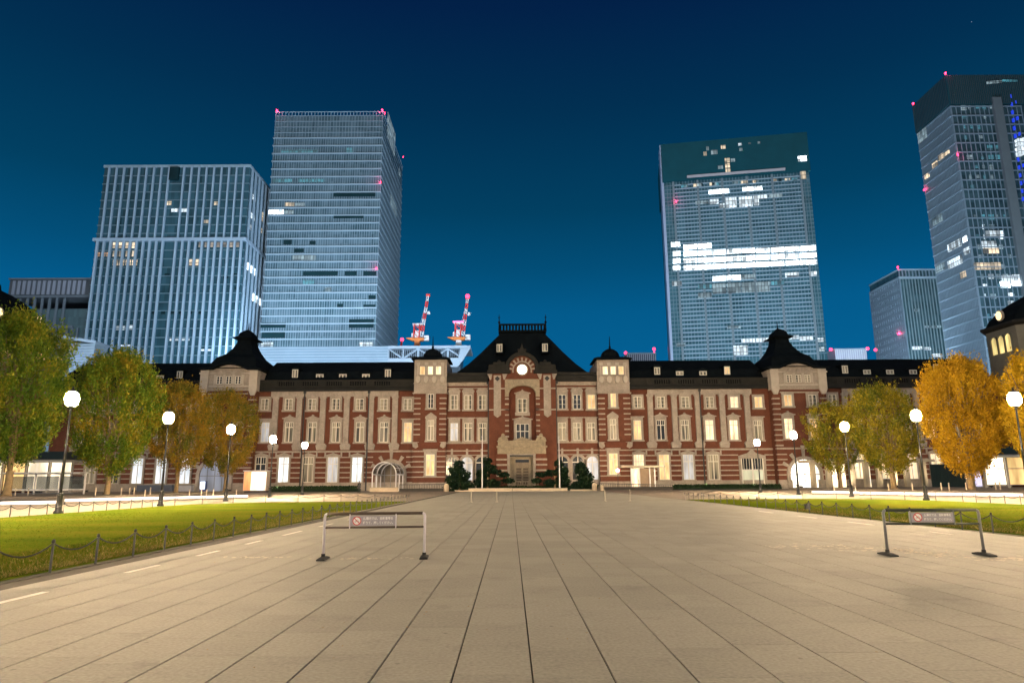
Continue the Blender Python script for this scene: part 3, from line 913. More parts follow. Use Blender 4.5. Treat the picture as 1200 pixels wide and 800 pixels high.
# small arcade at ground level of the pavilion
for ctr, mm in ((529.5, DARKP), (547.3, DIMP), (564.5, DARKP), (659, DARKP), (677.3, DARKP), (694.3, DIMP)):
    x = fx(ctr, 545, YC); zs = dz(541.5); r = 1.02
    m = MB()
    m.arch(x, zs, r, r + .5, YC - .32, YC + .05, n=12)
    m.box(x - r - .48, x - r, YC - .3, YC + .05, 0, zs); m.box(x + r, x + r + .48, YC - .3, YC + .05, 0, zs)
    m.box(x - .2, x + .2, YC - .3, YC + .05, zs + r + .5, zs + r + 1.5)
    w = sp_('arched_window', m, STONE)
    f = MB(); f.prism([(x - r, .3), (x + r, .3)] + [(x + r * math.cos(R(a)), zs + r * math.sin(R(a))) for a in range(0, 181, 15)], YC - .05, YC - .01)
    f.v = [(q - O.x, y - O.y, z) for q, y, z in f.v]; part('pane', f, mm, w)
    f = MB(); f.box(x - .06, x + .06, YC - .16, YC - .06, .3, zs + r); f.box(x - r, x + r, YC - .15, YC - .06, zs - .1, zs + .06)
    f.v = [(q - O.x, y - O.y, z) for q, y, z in f.v]; part('frame', f, WHITEF, w)
# piers, recess and the gable with the round clock
YB = 128.0
zz = lambda py: fz(612, py, YB)
xx = lambda px, py=480: fx(px, py, YB)
pl0, pl1, pr0, pr1 = xx(573), xx(596.5), xx(628), xx(651.5)
m = MB(); m.box(pl0, pl1, YB, 140, -.1, zz(437)); sp_('pier', m, BRICK)
m = MB(); m.box(pr0, pr1, YB, 140, -.1, zz(437)); sp_('pier', m, BRICK)
m = MB(); m.box(pl1, pr0, YB + 1.3, 140, -.1, zz(437)); sp_('recessed_wall', m, RECESS)
xm = (pl1 + pr0) / 2; hw = (pr0 - pl1) / 2
# stone lintel with a segmental arch
za, zs = zz(444.2), zz(456)
P = [(pl1 - .0, zs - 1.1)] + [(xm + hw * math.sin(R(a)), zs - .15 + (zz(451.5) - zs + .15) * (math.cos(R(a)) ) ) for a in (-88, -70, -50, -25, 0, 25, 50, 70, 88)] + [(pr0, zs - 1.1), (pr0 + .75, zs - 1.1), (pr0 + .75, za), (pl1 - .75, za), (pl1 - .75, zs - 1.1)]
P = P[::-1]
b0 = MB()
n_ = 12
ring_o, ring_i = [], []
for k in range(n_ + 1):
    u = -1 + 2 * k / n_
    ring_i.append((xm + hw * u, zs - .6 + (zz(451.3) - zs + .6) * math.sqrt(max(0, 1 - u * u))))
for k in range(n_):
    (xa, z_a), (xb, z_b) = ring_i[k], ring_i[k + 1]
    b0.prism([(xa, z_a), (xb, z_b), (xb, za), (xa, za)], YB - .12, YB + 1.35)
b0.box(pl1 - .75, pl1, YB - .12, YB + .3, zs - 1.4, za); b0.box(pr0, pr0 + .75, YB - .12, YB + .3, zs - 1.4, za)
sp_('stone_lintel', b0, STONE2)
for k in range(8):
    z = zz(467 + 6.3 * k)
    for xa in (pl1 - .75, pr0 + .02):
        m = MB(); m.box(xa, xa + .73, YB - .07, YB + .4, z - .14, z + .14); sp_('quoin', m, STONE)
for sx, xa, xb in ((-1, pl0, pl1), (1, pr0, pr1)):
    pc = (xa + xb) / 2 + sx * .3
    w = .68
    m = MB(); m.prism([(pc - w, zz(486)), (pc, zz(489)), (pc + w, zz(486)), (pc + w, zz(439.5)), (pc - w, zz(439.5))], YB - .16, YB + .05); sp_('stone_panel', m, STONE)
    m = MB(); m.prism([(pc - .5, zz(443.5)), (pc, zz(443.5) - .5), (pc + .5, zz(443.5)), (pc, zz(443.5) + .5)], YB - .24, YB - .1); sp_('diamond_boss', m, IRON)
    for z in (zz(455), zz(479.8)):
        for s0, s1 in ((xa, pc - w), (pc + w, xb)):
            m = MB(); m.box(s0, s1, YB - .07, YB + .05, z - .12, z + .12); sp_('stone_course', m, STONE)
    for s in (-1, 1):
        c = pc + s * 1.28
        m = MB(); m.prism([(c - .12, zz(444.5)), (c + .12, zz(444.5)), (c + .34 + (.3 if s > 0 else 0), zz(438)), (c - .34 - (.3 if s < 0 else 0), zz(438))], YB - .3, YB + .05); sp_('bracket', m, STONE)
    m = MB(); x0, x1 = xa - .1, xb + .1
    m.box(x0 - .25, x1 + .25, YB - .55, 134, zz(437.6), zz(434)); m.box(x0, x1, YB - .35, 134, zz(434), zz(428.5)); m.box(x0 + .1, x1 - .1, YB - .45, 134, zz(428.5), zz(427.2))
    m.box(x0 + .9, x1 - .9, YB - .1, 133, zz(427.2), zz(424)); m.sphere(((x0 + x1) / 2, YB + .5, zz(423)), .35, 8, 4)
    sp_('pier_cap', m, COPPER)
    m = MB(); px_ = xa if sx < 0 else xb
    m.box(px_ + sx * .12 - .12, px_ + sx * .12 + .12, YB + .6, YB + .9, 0, zz(447)); m.box(px_ + sx * .2 - .3, px_ + sx * .2 + .3, YB + .5, YB + 1.1, zz(449), zz(446)); sp_('downpipe', m, IRON)
# gable
zg = zz(443.8); zcen = zz(433)
m = MB(); m.prism([(pl1 - .85, zg), (pr0 + .85, zg)] + [(xm + (hw + .5) * math.cos(R(a)), zcen + (hw + .1) * math.sin(R(a))) for a in range(0, 181, 12)], YB - .02, 134); sp_('gable', m, BRICK)
m = MB(); m.arch(xm, zcen, 2.62, 3.3, YB - .75, 134, -14, 194, 20); sp_('gable_cornice', m, COPPER)
m = MB(); m.arch(xm, zcen - .2, 1.62, 1.88, YB - .14, YB + .1, -12, 192, 18); sp_('clock_arch', m, STONE)
for k in range(9):
    a = R(10 + 160 * k / 8)
    m = MB()
    c, s_ = math.cos(a), math.sin(a)
    P = [(1.9, -.13), (2.55, -.19), (2.55, .19), (1.9, .13)]
    m.prism([(xm + r_ * c - t_ * s_, zcen - .2 + r_ * s_ + t_ * c) for r_, t_ in P], YB - .12, YB + .1)
    sp_('voussoir', m, STONE)
m = MB(); m.arch(xm, zcen, .92, 1.16, YB - .22, YB + .05, 0, 359.9, 28); sp_('clock_bezel', m, STONE2)
ck = MB(); ck.prism([(xm + .93 * math.cos(R(a)), zcen + .93 * math.sin(R(a))) for a in range(0, 360, 12)], YB - .15, YB - .03)
ck_o = sp_('clock_dial', ck, emit('lit_clock', (1, .93, .80), 3.2))
m = MB()
for a, L, w in ((58, .48, .05), (-62, .74, .035)):
    c, s_ = math.cos(R(a)), math.sin(R(a))
    m.prism([(xm + r_ * c - t_ * s_, zcen + r_ * s_ + t_ * c) for r_, t_ in ((-.1, -w), (L, -w), (L, w), (-.1, w))], YB - .18 - w * .2, YB - .155)
for k in range(12):
    c, s_ = math.cos(R(30 * k)), math.sin(R(30 * k))
    m.prism([(xm + r_ * c - t_ * s_, zcen + r_ * s_ + t_ * c) for r_, t_ in ((.76, -.018), (.86, -.018), (.86, .018), (.76, .018))], YB - .165, YB - .152)
m.v = [(x - O.x, y - O.y, z) for x, y, z in m.v]; part('clock_hands', m, IRON, ck_o)
m = MB(); zf = zcen + 3.3
m.box(xm - .7, xm + .7, YB - .5, YB + .4, zf - .1, zf + .3); m.prism([(xm - .55, zf + .3), (xm + .55, zf + .3), (xm + .2, zf + 1.0), (xm, zf + 1.9), (xm - .2, zf + 1.0)], YB - .3, YB + .2)
m.sphere((xm - .62, YB, zf + .55), .25, 8, 4); m.sphere((xm + .62, YB, zf + .55), .25, 8, 4); sp_('finial', m, COPPER)
# windows of the recess, balcony and porch
window('centre_upper', 612.3, 487, YB + 1.3, CURT); window('centre_low', 612.5, 515.6, YB + 1.3, DARKP)
YP = 126.2
zp = lambda py: fz(612, py, YP)
xp = lambda px, py=540: fx(px, py, YP)
m = MB(); m.box(xp(582), xp(597), YP, YB, -.1, zp(531.5)); sp_('porch_pier', m, BRICK)
m = MB(); m.box(xp(628), xp(641), YP, YB, -.1, zp(531.5)); sp_('porch_pier', m, BRICK)
for py in (538, 544.3, 550.8, 557):
    for a, b_ in ((582, 594), (628, 641)):
        m = MB(); m.box(xp(a) - .04, xp(b_) + .04, YP - .07, YP + .5, zp(py) - .16, zp(py) + .16); sp_('stone_course', m, STONE)
m = MB()
m.box(xp(583), xp(640), YP - .25, YB, zp(531.5), zp(524)); m.box(xp(582), xp(641.5), YP - .55, YB, zp(524), zp(522)); m.box(xp(583.5), xp(639.5), YP - .2, YB, zp(522), zp(516.8))
m.box(xp(582.5), xp(640.5), YP - .35, YB, zp(516.8), zp(516))
sp_('porch_entablature', m, STONE2)
for px_ in (589.5, 634):
    x = xp(px_, 512)
    m = MB(); z0 = zp(516)
    m.prism([(x - .95, z0), (x + .95, z0), (x + .8, z0 + .5), (x + .35, z0 + .75), (x + .3, z0 + 1.15), (x, z0 + 1.35), (x - .3, z0 + 1.15), (x - .35, z0 + .75), (x - .8, z0 + .5)], YP - .2, YP + .5); m.sphere((x, YP + .1, z0 + .5), .45, 8, 5)
    sp_('carved_ornament', m, STONE2)
m = MB(); x = xp(612, 515); z0 = zp(516); m.prism([(x - 1.9, z0), (x + 1.9, z0), (x + 1.2, z0 + .3), (x + .5, z0 + .45), (x, z0 + .7), (x - .5, z0 + .45), (x - 1.2, z0 + .3)], YP - .25, YP + .3); sp_('carved_ornament', m, STONE2)
m = MB()
m.box(xp(594.5), xp(597.5), YP - .3, YP + 1, 0, zp(533)); m.box(xp(624.5), xp(627.7), YP - .3, YP + 1, 0, zp(533)); m.box(xp(594), xp(628), YP - .3, YP + 1, zp(533), zp(531.6))
sp_('door_surround', m, STONE)
m = MB(); m.box(xp(597.5), xp(624.5), YP - .5, YP + .5, zp(534.8), zp(533)); sp_('door_canopy', m, IRON)
m = MB(); m.box(xp(597.5), xp(624.5), YP + .6, YP + 1.2, 0, zp(534.8)); m.box(xp(602), xp(604), YP + .3, YP + .6, 0, zp(538)); m.box(xp(620), xp(622), YP + .3, YP + .6, 0, zp(538)); m.box(xp(602), xp(622), YP + .3, YP + .6, zp(538), zp(536.5)); sp_('door_recess', m, STONE2)
m = MB(); m.box(xp(604.1), xp(611.8), YP + .4, YP + .55, .9, zp(541.5)); m.box(xp(612.1), xp(619.9), YP + .4, YP + .55, .9, zp(541.5))
dr = sp_('door', m, mat('pale_carved_door', (.24, .19, .13), .6, .35, 4))
m = MB()
for x0, x1 in ((604.1, 611.8), (612.1, 619.9)):
    for k in range(6):
        m.box(xp(x0) + .15, xp(x1) - .15, YP + .36, YP + .4, 1.05 + .5 * k, 1.4 + .5 * k)
m.v = [(x - O.x, y - O.y, z) for x, y, z in m.v]; part('door_panel', m, DOORW, dr)
m = MB(); m.box(xp(604.1), xp(619.9), YP + .42, YP + .56, zp(541.5), zp(538.2)); sp_('fanlight', m, DARKP)
# pavilion roof: a tall hipped roof with a railed platform
zt_ = fz(612, 391.5, 138)
tx0, tx1 = fx(587, 391, 137), fx(637.5, 391, 137)
def rect(x0, x1, y0, y1, z): return [(x0, y0, z), (x1, y0, z), (x1, y1, z), (x0, y1, z)]
ze = dz(436.6)
rr = []
for f_, g_ in ((0, 0), (.12, .055), (.35, .26), (.6, .53), (.85, .83), (1, 1)):
    rr.append(rect(c0 + .4 + (tx0 - c0 - .4) * f_, c1 - .4 + (tx1 - c1 + .4) * f_, 131.5 + 5.5 * f_, 148 - 5 * f_, ze + (zt_ - ze) * g_))
m = MB(); m.rings(rr); sp_('roof', m, SLATE)
m = MB(); m.rings([rect(tx0 - .2, tx1 + .2, 136.8, 143.2, zt_), rect(tx0 - .5, tx1 + .5, 136.5, 143.5, zt_ + .25), rect(tx0 - .45, tx1 + .45, 136.5, 143.5, zt_ + .55)]); sp_('roof_platform', m, SLATE)
m = MB(); z0 = zt_ + .55
n = 14
for yy in (136.7, 143.2):
    m.box(tx0 - .3, tx1 + .3, yy, yy + .22, z0 + 1.05, z0 + 1.4)
    for k in range(n + 1):
        x = tx0 - .1 + (tx1 - tx0 + .2) * k / n
        m.box(x - .2, x + .2, yy + .02, yy + .2, z0, z0 + 1.05)
for x in (tx0 - .3, tx1 + .1):
    m.box(x, x + .2, 136.95, 143.2, z0 + 1.05, z0 + 1.38)
sp_('roof_railing', m, SLATE)
for x in (tx0 - .35, tx1 + .35):
    m = MB(); m.tube((x, 136.8, zt_ + .3), (x, 136.8, zt_ + 3.9), .2, .05); m.sphere((x, 136.8, z0 + 1.7), .26, 8, 4); m.box(x - .22, x + .22, 136.75, 136.85, zt_ + 3.2, zt_ + 3.35); sp_('spire', m, SLATE)
dormer(585.3, 403.5, 412.5, False, 133.2); dormer(638.6, 402.8, 412, False, 133.2)

# --- gabled towers
def gabled_tower(x0, x1, pxc, pxw, d_apex, win_attic, mats, arch_px, dy0):
    Y = 128.0
    dz = lambda py: fz(pxc, py + dy0, Y)
    xc = (x0 + x1) / 2; hw = (x1 - x0) / 2
    zb, zt = dz(457.5), dz(433)
    m = MB(); m.box(x0, x1, Y, 146, -.1, zb); sp_('wall', m, BRICK)
    # attic in stone with a bowed top
    P = [(x0, zb), (x1, zb), (x1, zt), (x0 + hw * 2 * .82, zt)]
    for k in range(9):
        u = 1 - 2 * k / 8
        P.append((xc + hw * .62 * u, zt + 1.0 * math.cos(u * math.pi / 2)))
    P += [(x0 + hw * 2 * .18, zt), (x0, zt)]
    m = MB(); m.prism(P, Y - .05, 144); at = sp_('attic', m, STONE)
    def sub(name, mb, mm):
        mb.v = [(x - O.x, y - O.y, z) for x, y, z in mb.v]; part(name, mb, mm, at)
    for s in (-1, 1):
        xe = xc + s * (hw - .55)
        m = MB(); m.box(xe - .75, xe + .75, Y - .4, Y + 1.2, dz(457), zt - .1); m.box(xe - .9, xe + .9, Y - .55, Y + 1.3, dz(438), dz(436.3)); sub('corner_pier', m, WSTONE)
        m = MB(); m.prism([(xe - .35, dz(463)), (xe + .35, dz(463)), (xe + .75, dz(457)), (xe - .75, dz(457))], Y - .4, Y + .1); sub('corbel', m, WSTONE)
    m = MB(); m.box(xc - hw + 1.4, xc + hw - 1.4, Y - .28, Y - .02, dz(453), dz(451.3)); m.box(xc - hw + 1.4, xc + hw - 1.4, Y - .2, Y - .02, dz(437.4), dz(436.4)); sub('moulding', m, WSTONE)
    for f in (-.62, -.21, .21, .62):
        m = MB(); m.box(xc + f * (hw - 1) - .22, xc + f * (hw - 1) + .22, Y - .34, Y - .02, dz(451.3), dz(437.4)); sub('pilaster', m, WSTONE)
    s, fr, pm, pn = window_mesh('attic')
    for f in (-.42, 0, .42):
        if win_attic.name not in pm: pm[win_attic.name] = pn.mesh('pane', win_attic)
        w = link('window', s, st, Vector((xc + f * (hw - 1), Y - .05, dz(451))) - O); link('frame', fr, w); link('pane', pm[win_attic.name], w)
    # eave that follows the bow, then the bell-shaped roof
    Q = []
    K = 16
    m = MB()
    pr = [(-hw - .9, zt - .05), (-hw * .72, zt)] + [(hw * .66 * (-1 + 2 * k / K), zt + .1 + 1.05 * math.cos((-1 + 2 * k / K) * math.pi / 2)) for k in range(K + 1)] + [(hw * .72, zt), (hw + .9, zt - .05)]
    for (xa, z_a), (xb, z_b) in zip(pr[:-1], pr[1:]):
        if xb > xa: m.prism([(xc + xa, z_a), (xc + xb, z_b), (xc + xb, z_b + .4), (xc + xa, z_a + .4)], Y - .7, Y + 1.2)
    sp_('eave', m, SLATE)
    ya, hd = Y + d_apex, d_apex
    zA = lambda py: fz(pxc, py + dy0, Y + d_apex)
    prof = [(hw + .85, hd + .6, zt + .3), (hw * .9, hd * .9, zt + .75), (hw * .72, hd * .70, zA(425) + .2), (hw * .52, hd * .5, zA(418.5)), (hw * .37, hd * .36, zA(411.5)), (hw * .27, hd * .26, zA(404)), (hw * .25, hd * .24, zA(399.5)), (hw * .40, hd * .34, zA(398.8)), (hw * .41, hd * .35, zA(397.8)), (hw * .26, hd * .24, zA(395.5)), (hw * .22, hd * .2, zA(391.5)), (hw * .10, hd * .1, zA(388)), (.05, .05, zA(386))]
    m = MB(); m.rings([[(xc + sx * a, ya + sy * b_, z) for sx, sy in ((-1, -1), (1, -1), (1, 1), (-1, 1))] for a, b_, z in prof]); sp_('roof', m, SLATE)
    m = MB(); m.tube((xc, ya, zA(387)), (xc, ya, zA(378)), .13, .04); sp_('spire', m, SLATE)
    # brick floors: windows, quoins, courses, arch
    for (px_, py_, kind, mm) in mats: window(kind, px_, py_, Y, mm)
    m = MB(); m.box(x0 + 1.4, x1 - 1.4, Y - .2, Y + .05, dz(461.6) , dz(460.2)); sp_('string_course', m, STONE)
    for k in range(10):
        z = dz(468 + 6.1 * k)
        for xa, xb in ((x0 - .05, x0 + 1.3), (x1 - 1.3, x1 + .05)):
            m = MB(); m.box(xa, xb, Y - .07, Y + .6, z - .13, z + .13); sp_('quoin', m, STONE)
    xa_ = fx(arch_px, 555, Y); ra = 2.35; zs = fz(arch_px, 557 + dy0, Y)
    m = MB(); m.box(x0 - .06, x1 + .06, Y - .2, Y + .6, z_str - .16, z_str + .16); sp_('string_course', m, STONE)
    for z in rows:
        for s0, s1 in ((x0 - .05, xa_ - ra - .6), (xa_ + ra + .6, x1 + .05)):
            m = MB(); m.box(s0, s1, Y - .07, Y + .5, z - .11, z + .11); sp_('stone_course', m, STONE)
    for s0, s1 in ((x0 - .1, xa_ - ra), (xa_ + ra, x1 + .1)):
        m = MB(); m.box(s0, s1, Y - .16, Y + .5, -.1, z_pl); sp_('plinth', m, STONE)
    return xa_, ra, zs, Y
def arched_entrance(xa, ra, zs, Y, m_in, voussoirs=True):
    m = MB(); m.arch(xa, zs, ra, ra + .62, Y - .4, Y + .05, n=16)
    m.box(xa - ra - .6, xa - ra, Y - .38, Y + .05, 0, zs); m.box(xa + ra, xa + ra + .6, Y - .38, Y + .05, 0, zs)
    e = sp_('arched_entrance', m, STONE)
    if voussoirs:
        for a in (90, 58, 122, 28, 152):
            c, s_ = math.cos(R(a)), math.sin(R(a))
            L = ra + (2.6 if a == 90 else 1.7)
            m = MB(); m.prism([(xa + r_ * c - t_ * s_, zs + r_ * s_ + t_ * c) for r_, t_ in ((ra + .6, -.22), (L, -.34), (L, .34), (ra + .6, .22))], Y - .3, Y + .05)
            m.v = [(x - O.x, y - O.y, z) for x, y, z in m.v]; part('voussoir', m, STONE, e)
    m = MB(); m.prism([(xa - ra, 0), (xa + ra, 0)] + [(xa + ra * math.cos(R(a)), zs + ra * math.sin(R(a))) for a in range(0, 181, 12)], Y - .06, Y - .01)
    m.v = [(x - O.x, y - O.y, z) for x, y, z in m.v]; part('doorway', m, m_in, e)
    m = MB()
    for f in (-.5, .0, .5): m.box(xa + f * ra - .06, xa + f * ra + .06, Y - .14, Y - .065, 0, zs + ra * (.85 if f else 1))
    m.box(xa - ra, xa + ra, Y - .15, Y - .065, zs - .08, zs + .08)
    m.v = [(x - O.x, y - O.y, z) for x, y, z in m.v]; part('frame', m, GALV, e)
    return e
r1 = gabled_tower(tl0, tl1, 268, None, 7.6, DARKP, ((247, 483, 'upper', CURT), (277.5, 482.5, 'upper', DARKP), (246, 520.5, 'flat', CURT), (277, 520, 'flat', CURT)), 252, .4)
arched_entrance(r1[0], r1[1] + .4, r1[2], r1[3], emit('grey_blue_porch', (.40, .46, .60), .26, .5))
r2 = gabled_tower(tr0, tr1, 934, None, 7.6, CURT, ((923.7, 477.8, 'upper', WARMP), (952.5, 477.6, 'upper', CURT), (925, 515.5, 'tall', HOTP), (955, 515.5, 'tall', WARMP)), 943, -1.4)
arched_entrance(r2[0], r2[1] + .35, r2[2], r2[3], emit('bright_entrance', (1, .95, .82), 2.2, .4))
# arched doorway in the wing, behind the glass canopy
arched_entrance(X(458, 560), 2.35, Z(556.5, 458), YF, mat('shadowed_doorway', (.16, .13, .10), .8, .3, 1))

# outer wings
for p in (100, 128, 156, 184, 212):
    window('upper', p + 6, 485, YF); window('far_tall', p, 522, YF)
for p, mm in ((104.5, CURT), (132.5, DARKP), (160, COOLP), (187.5, COOLP), (216, COOLP)):
    window('ground', p, 567.5, YF, mm)
for p in (90, 118, 146, 174, 202, 228): pilaster(p + 2)
for p in (976, ): window('upper', p, 477, YF, CURT)
for p in (1004, 1032, 1060, 1088, 1116, 1144):
    window('upper', p, 476.6, YF, WARMP if p == 1088 else CURT); window('far_tall', p + 3, 514.5, YF, HOTP if p in (1088,) else CURT)
for p in (990, 1018, 1046, 1074, 1102, 1130): pilaster(p + 2)
bandz(X(986, 458), X(1160, 458), YF, Z(464.6), z_eave - .02, .34, STONE, 'frieze')
for p, mm in ((1008.5, HOTP), (1040, HOTP), (1070, HOTP), (1099, HOTP), (1127, HOTP)):
    window('ground', p, 562, YF, mm)

# --- domed halls at both ends (separate masses of the same station)
def domed_hall(xc, yc, rad, label, lit, zw, zd):
    t = thing('domed_hall', label, 'station hall', (xc, yc, 0))
    n = 8
    rot = R(22.5)
    m = MB(); m.lathe([(rad, -.1), (rad, zw * .62)], n=n, rot=rot); part('wall', m, BRICK, t)
    m = MB(); m.lathe([(rad, zw * .62), (rad, zw)], n=n, rot=rot); part('drum', m, mat('dim_stone', (.20, .19, .15), .8, .2, .5), t)
    m = MB(); m.lathe([(rad + .1, zw - .6), (rad + .9, zw - .2), (rad + .9, zw + .3), (rad, zw + .5)], n=n, rot=rot); part('cornice', m, COPPER, t)
    m = MB(); m.lathe([(rad, zw + .4), (rad * .93, zw + zd * .24), (rad * .76, zw + zd * .50), (rad * .54, zw + zd * .72), (rad * .30, zw + zd * .90), (rad * .12, zw + zd), (rad * .10, zw + zd * 1.12), (.3, zw + zd * 1.2)], n=n, rot=rot); part('dome', m, SLATE, t)
    m = MB(); m.tube((0, 0, zw + zd), (0, 0, zw + zd + 7.5), .35, .06); part('spire', m, SLATE, t)
    for k in range(n):
        a = -R(90) + 2 * math.pi * k / n
        rin = rad * math.cos(math.pi / n)
        nx, ny = math.cos(a), math.sin(a)
        if ny > .3: continue
        tx, ty = -ny, nx
        for j, f in enumerate((-.30, 0, .30)):
            cxw, cyw = nx * rin + tx * f * rad * .6, ny * rin + ty * f * rad * .6
            w = MB()
            P = [(-.75, 0), (.75, 0)] + [(.75 * math.cos(R(q)), 2.6 + .75 * math.sin(R(q))) for q in range(0, 181, 20)]
            w.prism(P, -.12, .02)
            o = part('window', w, lit if lit else DARKP, t, (cxw, cyw, zw - 5.2)); o.rotation_euler.z = a + math.pi / 2
            fr = MB(); fr.box(-1.05, -.78, -.3, .02, -.2, 3.2); fr.box(.78, 1.05, -.3, .02, -.2, 3.2); fr.arch(0, 2.6, .78, 1.05, -.3, .02, n=8)
            part('surround', fr, MATS['dim_stone'], o)
        rd = rad * .97 * math.cos(math.pi / n)
        oc = MB(); oc.lathe([(.9, -.15), (.9, .25), (.62, .3)], n=12); oc.v = [(x, z * -1, y * 1.25) for x, y, z in oc.v]
        o = part('oculus', oc, STONE, t, (nx * rd * .985, ny * rd * .985, zw + zd * .30)); o.rotation_euler.z = a + math.pi / 2
        oc = MB(); oc.lathe([(.7, .2), (.7, .42)], n=12); oc.v = [(x, z * -1, y * 1.25) for x, y, z in oc.v]
        part('oculus_pane', oc, emit('oculus_glow', (1, .78, .42), 1.6), o)
    return t
hr = domed_hall(105.4, 129.7, 10.7, 'dark domed station hall with three glowing arched windows above the golden tree', emit('yellow_window', (1, .78, .30), 1.1, .8), fz(1160, 388, 133.9), 7.2)
hl = domed_hall(-101.5, 129.7, 10.7, 'dark domed station hall with a tall spire rising behind the big green tree', WARMP, fz(1160, 391, 133.9), 9)
# glazed ground floors of the halls with flat dark canopies
def hall_entrance(x0, x1, Y, label, z_can, pan):
    t = thing('entrance_canopy', label, 'canopy', ((x0 + x1) / 2, Y, 0))
    w = (x1 - x0) / 2
    m = MB(); m.box(-w, w, -3.2, 3, z_can, z_can + 1.3); part('roof', m, mat('dark_canopy', (.015, .03, .03), .5, .2, 1), t)
    m = MB(); m.box(-w + .2, w - .2, -3.0, 2.8, z_can - .35, z_can); part('soffit', m, mat('pale_soffit', (.62, .6, .55), .7, .1, 1), t)
    n = max(3, int((x1 - x0) / 3.3))
    for k in range(n + 1):
        x = -w + .5 + (2 * w - 1) * k / n
        m = MB(); m.box(x - .14, x + .14, -.2, .1, 0, z_can - .35); part('column', m, mat('pale_column', (.5, .46, .40), .7, .1, 1), t)
    for k in range(n):
        xa, xb = -w + .64 + (2 * w - 1) * k / n, -w + .36 + (2 * w - 1) * (k + 1) / n
        m = MB(); m.box(xa, xb, .3, .36, .55, z_can - .4); o = part('pane', m, pan[k % len(pan)], t)
        for z_ in (z_can * .58, .45):
            f = MB(); f.box(xa, xb, .18, .29, z_, z_ + .11); part('glazing_bar', f, GALV, o)
    return t
GOLD = emit('golden_shop', (1, .66, .26), 1.25, .55)
CREAM = emit('cream_shop', (1, .86, .62), 1.7, .5)
hall_entrance(fx(-30, 570, 116), fx(86, 570, 116), 116, 'dark flat canopy over glowing glazed shopfronts behind the big green tree', fz(50, 539, 116), (CREAM, GOLD, CREAM, CREAM, GOLD))
hall_entrance(fx(1152, 570, 114), fx(1240, 570, 114), 114, 'dark flat canopy over glowing glazed shopfronts beside the golden tree', fz(1180, 533, 114), (CREAM, GOLD, CREAM))

# ------------------------------------------------------------------ towers behind
class Tower:
    def __init__(s, name, label, P0, ang, w, D, H):
        s.t = thing(name, label, 'skyscraper' if H > 60 else 'office building', (P0[0], P0[1], 0), ang)
        s.P0 = Vector((P0[0], P0[1], 0)); s.ux = Vector((math.cos(ang), math.sin(ang), 0)); s.uy = Vector((-math.sin(ang), math.cos(ang), 0))
        s.w, s.D, s.H = w, D, H
    def loc(s, px, py, face='front'):
        if face == 'front': p = hit(px, py, s.P0, s.uy); return (p - s.P0).dot(s.ux), p.z
        if face == 'right': p = hit(px, py, s.P0 + s.ux * s.w, s.ux); return (p - s.P0).dot(s.uy), p.z
        p = hit(px, py, s.P0, s.ux); return (p - s.P0).dot(s.uy), p.z
    def part(s, name, mb, m, stuff=False): return part(name, mb, m, s.t, stuff=stuff)
    def lit(s, px0, py0, px1, py1, m, face='front', d=.22, name='lit_window'):
        a, z0 = s.loc((px0 + px1) / 2, py1, face); _, z1 = s.loc((px0 + px1) / 2, py0, face)
        u0, _ = s.loc(px0, (py0 + py1) / 2, face); u1, _ = s.loc(px1, (py0 + py1) / 2, face)
        u0, u1 = min(u0, u1), max(u0, u1)
        mb = MB()
        if face == 'front': mb.box(u0, u1, -d, .05, z0, z1)
        elif face == 'right': mb.box(s.w - .05, s.w + d, u0, u1, z0, z1)
        else: mb.box(-d, .05, u0, u1, z0, z1)
        return s.part(name, mb, m)
    def beacon(s, x, y, z, r=.75):
        r *= .52
        m = MB(); m.sphere((x, y, z), r, 8, 5); m.box(x - .2, x + .2, y - .2, y + .2, z - r * 1.6, z - r * .8)
        b = s.part('beacon', m, RED)
        ld = bpy.data.lights.new('beacon_glow', 'POINT'); ld.energy = 8000 * r * r; ld.color = (1, .05, .14); ld.shadow_soft_size = r
        lo = bpy.data.objects.new('beacon_glow', ld); COL.objects.link(lo); lo.parent = b; lo.location = (x, y - r * 1.3, z + r * .3)
RED = emit('red_beacon', (1, .035, .10), 5)
COOLW = room_mat('cool_office', (.80, .92, 1), 1.19)
WARMW = room_mat('warm_office', (1, .78, .52), 1.06)
BRITE = room_mat('bright_office', (.86, .95, 1), 5.5)
DIMW = room_mat('dim_office', (.50, .68, .76), 0.5)
TEALW = room_mat('teal_office', (.10, .42, .54), 0.6)
DARKW = mat('dark_office', (.004, .022, .028), .5, .3, .2, spec=.1)
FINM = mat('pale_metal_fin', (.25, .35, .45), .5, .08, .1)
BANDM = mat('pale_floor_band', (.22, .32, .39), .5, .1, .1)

# tower A: white vertical fins in two tiers
YA = 300.0
xa0, xa1 = (fx(121, 196, YA) + fx(99.5, 407, YA)) / 2, (fx(292.5, 196, YA) + fx(277.5, 414, YA)) / 2
HA = fz(206, 196, YA)
A = Tower('fin_tower', 'wide office tower with white vertical fins in two tiers behind the green tree', (xa0, YA), 0, xa1 - xa0, 27, HA)
_, zmid = A.loc(205, 281)
m = MB(); m.box(0, A.w, 0, A.D, 0, HA)
A.part('curtain_wall', m, glass_mat('teal_glass_a', (.0035, .030, .042), (.032, .105, .145), 1.55, 4.1, .35, spec=.2))
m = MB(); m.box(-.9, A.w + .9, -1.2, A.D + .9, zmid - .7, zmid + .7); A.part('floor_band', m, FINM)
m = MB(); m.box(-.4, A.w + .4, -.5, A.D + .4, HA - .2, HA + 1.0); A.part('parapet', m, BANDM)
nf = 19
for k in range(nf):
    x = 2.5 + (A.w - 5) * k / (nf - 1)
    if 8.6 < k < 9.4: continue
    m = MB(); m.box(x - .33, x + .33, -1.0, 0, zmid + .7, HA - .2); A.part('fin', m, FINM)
nf = 23
